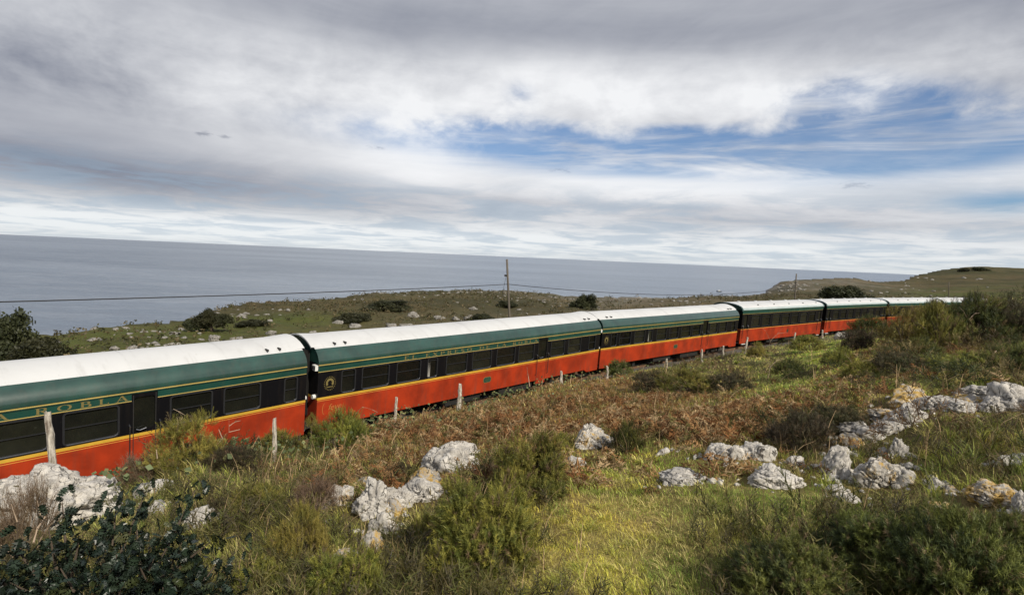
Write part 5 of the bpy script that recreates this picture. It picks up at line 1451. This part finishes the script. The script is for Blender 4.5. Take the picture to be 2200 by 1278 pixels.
HL_V, HL_F = holly_leaf()
HL_V = HL_V[:, [0, 2, 1]] * np.array([1.1, 1, 1])         # blade along +z
g = np.random.default_rng(5)
hc = Vector((-2.35, 3.05)); hz = ground_z(np.array([[hc.x, hc.y]]))[0]
holly = empty('holly_bush', (hc.x, hc.y, hz)); tag(holly, 'dark glossy prickly-leaved holly filling the bottom corner', 'holly')
tips = [(312, 1058, 3.55), (420, 1052, 3.5), (134, 1080, 3.4), (250, 1085, 3.5), (215, 1105, 3.4), (290, 1110, 3.5), (105, 1140, 3.2), (30, 1170, 3.0), (450, 1165, 3.3), (390, 1165, 3.3), (340, 1175, 3.2), (170, 1160, 3.2), (60, 1210, 2.9), (250, 1190, 3.1), (470, 1205, 3.2),
        (130, 1220, 2.9), (200, 1230, 2.9), (300, 1215, 3.0), (380, 1215, 3.0), (440, 1240, 3.0), (20, 1250, 2.8), (90, 1265, 2.8), (260, 1260, 2.8), (350, 1262, 2.8), (420, 1280, 2.8), (170, 1285, 2.7), (-30, 1215, 2.9), (-40, 1275, 2.7), (500, 1265, 3.0), (10, 1300, 2.6), (120, 1310, 2.6), (230, 1310, 2.6), (330, 1310, 2.65)]
hb_ = MB(); pos, axis = [], []
for k, (x, y, dep) in enumerate(tips):
    e = at(x, y, dep) - holly.location; s0 = Vector((g.normal() * 0.12 + 0.25 * e.x, g.normal() * 0.12 + 0.25 * e.y, 0.0)); mid = s0.lerp(e, 0.55) + Vector((g.normal() * 0.05, g.normal() * 0.05, -0.03))
    pts = [s0, s0.lerp(mid, 0.6), mid, mid.lerp(e, 0.55), e]; hb_.tube(pts, [0.014, 0.012, 0.010, 0.007, 0.003], 5)
    tall = k < 3
    for q in range(40 if tall else 46):
        t = g.uniform(0.35, 1.0); seg = min(3, int(t * 4)); p = pts[seg].lerp(pts[seg + 1], t * 4 - seg)
        dr = (pts[seg + 1] - pts[seg]).normalized()
        rd = Vector(g.normal(size=3)).normalized(); spread = 0.035 if tall else 0.07
        pos.append(p + Vector(g.normal(size=3)) * spread); axis.append(rd * 0.9 + dr * 0.5 + Vector((0, 0, 0.25)))
hb_.build('branches', M_TWIG, holly)
pos = np.array([p[:] for p in pos]); axis = np.array([a[:] for a in axis]); size = g.uniform(0.050, 0.088, len(pos))
colh = np.array((0.019, 0.031, 0.020)) * g.uniform(0.6, 1.7, (len(pos), 1)) + (g.uniform(size=(len(pos), 1)) < 0.05) * np.array((0.05, 0.045, 0.01))
toward = (np.array(holly.location)[None] + pos - np.array((0, 0, CAM_Z))); order = np.argsort(np.linalg.norm(toward, axis=1) - 0.35 * pos[:, 2]); big, rest = order[:300], order[300:]
v, f, c = scatter([(HL_V, HL_F)], pos[rest], axis[rest], size[rest], colh[rest], 0.0, g); o = obj_np('leaves', v, f, M_HOLLY, holly, col=c); o['kind'] = 'stuff'
LM = [mesh_np('leaf', HL_V, HL_F, M_HOLLY, col=np.tile(np.array(q), (len(HL_V), 1))) for q in ((0.016, 0.028, 0.018), (0.026, 0.040, 0.024), (0.011, 0.020, 0.014), (0.040, 0.050, 0.018))]
Rm = frames(axis[big], g)
for k, i in enumerate(big):
    o = link(bpy.data.objects.new('leaf', LM[int(g.integers(0, 4))]), holly); o.matrix_local = Matrix.LocRotScale(Vector(pos[i]), Matrix(Rm[k].tolist()).to_quaternion(), Vector((size[i],) * 3))

# ------------------------------------------------------------------ ground cover: grass, bracken, scrub, bramble leaves
def slope_points(n, lo, hi, g, half=1.06):
    """points of the near slope, thinning out with distance"""
    r = np.exp(g.uniform(math.log(lo), math.log(hi), n)); a = g.uniform(-half, half, n)
    P = np.stack([np.sin(a) * r, np.cos(a) * r], 1); lat = lateral(P)
    return P[lat < -2.35]


_NAMES = [C_STRAW, C_LUSH, C_OLIVE, C_RUST, C_HEATH, C_PASTURE, C_DARK, C_STONE]


def zone(P, which):
    ang = np.arctan2(_PX[:, 0], _PX[:, 1]); wob = np.stack([fbm(P * 1.3, 3, 61) - 0.5, fbm(P * 1.3 + 50, 3, 62) - 0.5], 1); Q = P + wob * (0.4 + 0.10 * np.hypot(P[:, 0], P[:, 1])[:, None])
    t = np.full(len(P), 0.25); s = np.zeros(len(P)) + (0.25 if C_OLIVE in which else 0)
    for k in range(len(_PX)):
        dx, dy = Q[:, 0] - _PX[k, 0], Q[:, 1] - _PX[k, 1]; sn, cs = math.sin(ang[k]), math.cos(ang[k])
        w = np.exp(-(((dx * cs - dy * sn) / _PX[k, 2]) ** 2 + ((dx * sn + dy * cs) / _PX[k, 3]) ** 2)) * _PWt[k]; t += w
        if PATCH[k][4] in which: s += w
    return s / t


def blades(P, g, hscale=1.0, lean=0.5, straw=0.35):
    n = len(P); r = np.hypot(P[:, 0], P[:, 1]); z = ground_z(P); col = ground_colour(P)
    open_ = zone(P, (C_STRAW, C_LUSH))
    clump = fbm(P * 2.2, 3, 71)
    h = (0.026 + 0.070 * (1 - open_)) * g.uniform(0.5, 1.6, n) * (0.35 + 1.3 * clump) * hscale * (0.62 + 0.38 * before_rocks(P)) * (0.55 + 0.45 * smooth(2.5, 7, r))
    w = np.maximum(0.0042, r * 0.0010) * g.uniform(0.6, 1.5, n)
    a = g.uniform(0, 2 * math.pi, n); fx, fy = np.cos(a), np.sin(a); la = g.uniform(0, 2 * math.pi, n) * 0.55 + 4 * fbm(P * 0.8, 2, 73); ln = lean * g.uniform(0.3, 1.6, n) * h
    b = np.concatenate([P, z[:, None] - 0.01], 1); side = np.stack([fx, fy, 0 * fx], 1) * w[:, None] / 2
    m = b + np.stack([np.cos(la) * ln * 0.35, np.sin(la) * ln * 0.35, h * 0.6], 1); t = b + np.stack([np.cos(la) * ln, np.sin(la) * ln, h * g.uniform(0.75, 1.05, n)], 1)
    v = np.stack([b - side, b + side, m - side * 0.7, m + side * 0.7, t], 1).reshape(-1, 3)
    k = np.arange(n)[:, None] * 5; f = np.stack([np.concatenate([k, k + 1, k + 3], 1), np.concatenate([k, k + 3, k + 2], 1), np.concatenate([k + 2, k + 3, k + 4], 1)], 1).reshape(-1, 3)
    pt = smooth(0.44, 0.56, fbm(P * 2.3, 3, 75)); dry = (g.uniform(size=n) < 0.08 + (0.26 + 0.42 * open_) * pt)[:, None]
    c = np.where(dry, np.array((0.56, 0.48, 0.20)) * g.uniform(0.4, 1.2, (n, 1)), col * np.where(fbm(P * 1.4 + 5, 2, 76)[:, None] > 0.52, np.array((0.62, 0.92, 0.62)), np.array((1.1, 1.25, 0.8))) * g.uniform(0.55, 1.9, (n, 1)))
    return v, f, np.clip(np.repeat(c, 5, 0), 0.004, 0.8)


g = np.random.default_rng(21)
P = slope_points(720000, 1.7, 60.0, g)
keep = g.uniform(size=len(P)) < (0.30 + 0.70 * zone(P, (C_STRAW, C_LUSH))) * (1 - 0.75 * zone(P, (C_RUST,)) * smooth(0.44, 0.58, fbm(P * 0.55, 3, 79))) * np.where(near_spots(P, ROCK_SPOT, 0.85) < 1, 0, 1) * (0.12 + 0.88 * smooth(0.7, 1.0, near_spots(P, BUSH_SPOT, 1.0))); P = P[keep][:262000]
tc_ = slope_points(6000, 2.2, 40.0, g); tc_ = tc_[(before_rocks(tc_) > 0.2) & (near_spots(tc_, ROCK_SPOT, 1.0) > 1) & (near_spots(tc_, BUSH_SPOT, 0.7) > 1) & (g.uniform(size=len(tc_)) > 1.6 * zone(tc_, (C_RUST,)))][:2600]
tr_ = g.uniform(0.03, 0.10, len(tc_)) * (0.8 + 0.03 * tc_[:, 1]); k_ = 22                   # tussocks
tp_ = (tc_[:, None] + g.normal(size=(len(tc_), k_, 2)) * tr_[:, None, None] * 0.5).reshape(-1, 2)
v0, f0, c0 = blades(P, g); v1, f1, c1 = blades(tp_, g, 1.0, 0.9)
b1 = v1.reshape(-1, 5, 3); base = b1[:, :1].copy(); out_ = (b1[:, 0, :2] - np.repeat(tc_, k_, 0)); grow = np.repeat(g.uniform(0.8, 1.8, len(tc_)), k_)[:, None, None]
b1 = base + (b1 - base) * grow; b1[:, 2:4, :2] += out_[:, None] * 0.5; b1[:, 4, :2] += out_ * 1.6
tint_ = np.repeat(np.array(((0.30, 0.32, 0.06), (0.60, 0.48, 0.22), (0.15, 0.19, 0.035), (0.46, 0.42, 0.13)))[g.choice(4, len(tc_), p=(.34, .20, .30, .16))], k_ * 5, 0) * np.repeat(g.uniform(0.5, 1.2, len(tp_)), 5)[:, None]
v = np.concatenate([v0, b1.reshape(-1, 3)]); f = np.concatenate([f0, f1 + len(v0)]); c = np.concatenate([c0, c1 * 0.3 + tint_ * 0.7])
o = obj_np('grass', v, f, M_GRASS, col=c); o['kind'] = 'stuff'; o['label'] = 'green and straw-coloured grass covering the slope'
# bracken
def frond(seed):
    g = np.random.default_rng(seed); v, f = [], []; n = 13
    cu = g.uniform(0.3, 0.9); tw = g.uniform(-0.5, 0.5)
    spine = lambda t: np.array([0.6 * t ** 1.4, tw * t * t, 0.70 * t - cu * t * t])
    for k in range(n):
        t = 0.12 + 0.88 * k / n; p = spine(t); L = 0.26 * (1.12 - t) * g.uniform(0.5, 1.4) + 0.02
        for s in (-1, 1):
            if g.uniform() < 0.15: continue
            d = np.array([g.uniform(-0.2, 0.9), s * g.uniform(0.5, 1), -g.uniform(-0.5, 1.1)]); d /= np.linalg.norm(d); q = np.array([g.uniform(0.008, 0.017), 0, 0.007])
            e = p + d * L * 0.6 + np.array([0, 0, -0.03]); i = len(v); v += [p - q, p + q, p + d * L, e + q * 2.0, e - d * L * 0.1 + np.array([0.05 * s, 0, -0.05])]; f += [(i, i + 1, i + 2), (i + 2, i + 3, i + 4)]
    for k in range(3):
        a, b = spine(k / 3), spine((k + 1) / 3); i = len(v); w = np.array([0, 0.008, 0]); v += [a - w, a + w, b]; f.append((i, i + 1, i + 2))
    return np.array(v), np.array(f)


P = slope_points(90000, 3.0, 60.0, g); wz = zone(P, (C_RUST,)); P = P[(g.uniform(size=len(P)) < np.clip(wz * 1.7 - 0.22, 0.0, 1) * (0.12 + 0.88 * smooth(0.44, 0.58, fbm(P * 0.55, 3, 79)))) & (near_spots(P, ROCK_SPOT, 1.1) > 1) & (before_rocks(P) > 0.6) & (near_spots(P, BUSH_SPOT, 0.8) > 1) & (P[:, 1] > 6.0)][:11000]; n = len(P)
ax = np.stack([g.normal(size=n) * 0.5, g.normal(size=n) * 0.5, np.ones(n)], 1)
pal = np.array(((0.25, 0.125, 0.048), (0.36, 0.22, 0.095), (0.17, 0.092, 0.042), (0.47, 0.35, 0.19), (0.15, 0.14, 0.048)))
cl = pal[g.choice(5, n, p=(.19, .29, .12, .24, .16))] * g.uniform(0.65, 1.25, (n, 1))
v, f, c = scatter([frond(k) for k in range(5)], np.concatenate([P, ground_z(P)[:, None] + 0.02], 1), ax, g.uniform(0.26, 0.60, n) * (0.6 + 0.8 * fbm(P * 0.8, 2, 77)), cl, 0.2, g)
o = obj_np('bracken', v, f, M_DRY, col=c); o['kind'] = 'stuff'; o['label'] = 'rust-brown dead bracken on the bank before the train'
# low scrub shoots
P = slope_points(90000, 2.2, 60.0, g); wz = zone(P, (C_OLIVE, C_HEATH, C_DARK)); P = P[g.uniform(size=len(P)) < np.clip((wz - 0.25) * 1.1 * (fbm(P * 0.9, 3, 81) * 2 - 0.35), 0.0, 0.9) * (before_rocks(P) > 0.5) * (near_spots(P, BUSH_SPOT, 0.7) > 1)][:13000]; n = len(P)
ax = np.stack([g.normal(size=n) * 0.4, g.normal(size=n) * 0.4, np.ones(n)], 1); pal = np.array(((0.075, 0.082, 0.020), (0.10, 0.092, 0.030), (0.058, 0.050, 0.024), (0.15, 0.12, 0.05)))
cl = pal[g.choice(4, n, p=(.34, .28, .22, .16))] * g.uniform(0.7, 1.4, (n, 1))
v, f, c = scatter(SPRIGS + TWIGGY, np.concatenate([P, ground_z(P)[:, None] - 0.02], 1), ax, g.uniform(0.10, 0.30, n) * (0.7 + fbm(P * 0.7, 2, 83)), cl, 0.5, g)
o = obj_np('low_scrub', v, f, M_LEAF, col=c); o['kind'] = 'stuff'; o['label'] = 'low olive scrub shoots growing between grass and bushes'
# thicket: dense low bushes that merge into one mass on the hillside
P = slope_points(9000, 6.5, 70.0, g); wz = zone(P, (C_OLIVE, C_HEATH, C_DARK)); hill = smooth(0.30, 0.60, np.arctan2(P[:, 0], P[:, 1])) * smooth(9, 14, np.hypot(P[:, 0], P[:, 1]))
P = P[(g.uniform(size=len(P)) < np.clip(wz - 0.3, 0, 1) * (0.10 + 0.75 * hill)) & (before_rocks(P) > 0.9) & (near_spots(P, ROCK_SPOT, 2.0) > 1)][:420]; m = len(P)
THIN = [sprig_template(80 + k, 12, 0.50, 0.055) for k in range(4)]; per = 56
a = g.uniform(0, 6.28, (m, per)); u = np.arcsin(g.uniform(0.05, 1, (m, per))); R_ = g.uniform(0.28, 0.75, (m, 1)) * (0.8 + 0.012 * P[:, 1:2]); rad = R_ * g.uniform(0.55, 1.0, (m, per))
d = np.stack([np.cos(a) * np.cos(u), np.sin(a) * np.cos(u), np.sin(u) * g.uniform(0.6, 1.0, (m, 1))], -1)
pz = (np.concatenate([P, ground_z(P)[:, None]], 1)[:, None] + d * rad[..., None]).reshape(-1, 3)
pal = np.array(((0.050, 0.062, 0.018), (0.088, 0.088, 0.024), (0.062, 0.046, 0.024), (0.17, 0.135, 0.055), (0.12, 0.075, 0.036), (0.035, 0.045, 0.015)))
cl = np.repeat(pal[g.choice(6, m, p=(.26, .22, .16, .12, .10, .14))], per, 0) * g.uniform(0.6, 1.5, (m * per, 1))
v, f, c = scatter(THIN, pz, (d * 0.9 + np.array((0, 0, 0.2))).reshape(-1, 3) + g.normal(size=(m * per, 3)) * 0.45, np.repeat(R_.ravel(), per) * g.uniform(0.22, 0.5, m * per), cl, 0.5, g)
o = obj_np('hillside_thicket', v, f, M_LEAF, col=c); o['kind'] = 'stuff'; o['label'] = 'mixed olive and brown thicket merging over the hillside'
# bramble leaves on top of the bank
P = slope_points(60000, 8.0, 60.0, g); lat = lateral(P); wz = zone(P, (C_RUST, C_OLIVE)); P = P[g.uniform(size=len(P)) < np.clip(wz, 0, 1) * smooth(-9, -3, lat) * (fbm(P * 0.8, 3, 91) > 0.5)][:8000]; n = len(P)
leafv = np.array([(-0.4, 0, 0), (0, 0.06, 0.5), (0.4, 0, 0.1), (0, -0.03, -0.5)]); leaff = np.array([(0, 1, 2), (0, 2, 3)])
pz = np.concatenate([P, ground_z(P)[:, None] + g.uniform(0.05, 0.5, (n, 1))], 1); cl = np.array((0.085, 0.115, 0.050)) * g.uniform(0.6, 1.9, (n, 1)) + (g.uniform(size=(n, 1)) < 0.3) * np.array((0.12, 0.09, 0.03))
v, f, c = scatter([(leafv, leaff)], pz, g.normal(size=(n, 3)) + np.array((0, 0, 0.5)), g.uniform(0.06, 0.13, n), cl, 0.0, g)
o = obj_np('bramble_leaves', v, f, M_LEAF, col=c); o['kind'] = 'stuff'; o['label'] = 'grey-green bramble leaves over the bracken by the fence'
# dry stalks
P = slope_points(16000, 3.0, 50.0, g); P = P[(g.uniform(size=len(P)) < (0.10 + 0.4 * (fbm(P * 0.6, 3, 95) > 0.55)) * (1 - 0.9 * zone(P, (C_STRAW, C_LUSH)))) & (before_rocks(P) > 0.5)][:3600]; n = len(P); z = ground_z(P)
h = g.uniform(0.15, 0.60, n) * smooth(1.0, 8.0, P[:, 1]) + 0.05; la = g.uniform(0, 6.28, n); w = np.maximum(0.004, np.hypot(P[:, 0], P[:, 1]) * 0.0007); bn = g.uniform(0.2, 0.9, n)
V = []
for t in (0.0, 0.33, 0.66, 1.0):
    q = np.stack([P[:, 0] + np.cos(la) * h * bn * t * t, P[:, 1] + np.sin(la) * h * bn * t * t, z + h * (t - 0.35 * bn * t * t)], 1); s_ = np.stack([-np.sin(la + 0.6), np.cos(la + 0.6), 0 * la], 1) * (w * (1 - 0.7 * t))[:, None]
    V += [q - s_, q + s_]
v = np.stack(V, 1).reshape(-1, 3); k = np.arange(n)[:, None] * 8
f = np.stack([np.concatenate([k + 2 * j, k + 2 * j + 1, k + 2 * j + 3, k + 2 * j + 2], 1) for j in range(3)], 1).reshape(-1, 4)
cl = np.array((0.42, 0.31, 0.17)) * g.uniform(0.5, 1.2, (n, 1)); o = obj_np('dry_stalks', v, f, M_DRY, col=np.repeat(cl, 8, 0)); o['kind'] = 'stuff'; o['label'] = 'pale dry stalks sticking out of the scrub'

# broken stones lying round the outcrops
tem = []
for k in range(5):
    tv, tf = rock_shape(3, 950 + k, 0.85, 0.5); tem.append((tv * np.array([1.1, 0.9, 0.7]), tf))
Q = []
for (x, y, r_) in ROCK_SPOT:
    if y < 14:
        m = 7; a = g.uniform(0, 6.28, m); d = r_ * g.uniform(0.9, 2.0, m); Q.append(np.stack([x + np.cos(a) * d, y + np.sin(a) * d], 1))
Q = np.concatenate(Q); n = len(Q)
v, f, c = scatter(tem, np.concatenate([Q, ground_z(Q)[:, None]], 1), np.stack([g.normal(size=n) * 0.5, g.normal(size=n) * 0.5, np.ones(n)], 1), g.uniform(0.02, 0.065, n), np.full((n, 3), 0.4), 0.0, g)
o = obj_np('stone_debris', v, f, M_ROCK[0]); o['kind'] = 'stuff'; o['label'] = 'broken limestone bits lying round the outcrops'

# ------------------------------------------------------------------ cover of the fields by the sea
n = 60000; r = np.exp(g.uniform(math.log(18), math.log(620), n)); a = g.uniform(-0.95, 0.95, n); P = np.stack([np.sin(a) * r, np.cos(a) * r], 1)
ok = (lateral(P) > 3.2) & (r < coast_r(a) * 0.985); P = P[ok]
wz = zone(P, (C_HEATH, C_DARK, C_OLIVE)); pat = fbm(P * 0.11, 4, 101); rr = np.hypot(P[:, 0], P[:, 1])
sel = (rr < 260) & (g.uniform(size=len(P)) < np.clip((pat - 0.34) * 4, 0, 1) * (0.16 + 0.70 * wz)); Q = P[sel][:18000]; n = len(Q); rq = np.hypot(Q[:, 0], Q[:, 1])
pal = np.array(((0.066, 0.066, 0.024), (0.092, 0.074, 0.034), (0.050, 0.050, 0.020), (0.125, 0.100, 0.048)))
v, f, c = scatter(LEAFY, np.concatenate([Q, ground_z(Q)[:, None] - 0.1], 1), np.stack([g.normal(size=n), g.normal(size=n), np.full(n, 0.9)], 1), g.uniform(0.4, 1.6, n) * (0.42 + rq * 0.0030), pal[g.integers(0, 4, n)] * g.uniform(0.7, 1.3, (n, 1)), 0.4, g)
o = obj_np('coastal_scrub', v, f, M_LEAF, col=c); o['kind'] = 'stuff'; o['label'] = 'low dark scrub over the fields beside the sea'
pat2 = fbm(P * 0.06 + 40, 4, 111); edge = rr / coast_r(np.arctan2(P[:, 0], P[:, 1])); band = smooth(0.45, 0.95, edge) + zone(P, (C_STONE,)) * 2.0
sel = g.uniform(size=len(P)) < np.clip((pat2 - 0.50) * 4.0, 0, 1) * (0.04 + 0.45 * band); Q = P[sel][:2400]; n = len(Q); rq = np.hypot(Q[:, 0], Q[:, 1])
tem = []
for k in range(4):
    tv, tf = rock_shape(2, 900 + k, 0.8, 0.4); tem.append((tv * np.array([1.2, 0.8, 0.45]), tf))
v, f, c = scatter([(t[0][:, [0, 1, 2]], t[1]) for t in tem], np.concatenate([Q, ground_z(Q)[:, None]], 1), np.stack([g.normal(size=n) * 0.2, g.normal(size=n) * 0.2, np.ones(n)], 1), g.uniform(0.3, 1.0, n) ** 2.5 * (0.30 + rq * 0.0042), np.full((n, 3), 0.4), 0.0, g)
o = obj_np('scattered_stones', v, f, M_ROCK[4]); o['kind'] = 'stuff'; o['label'] = 'small white stones strewn over the coastal fields'
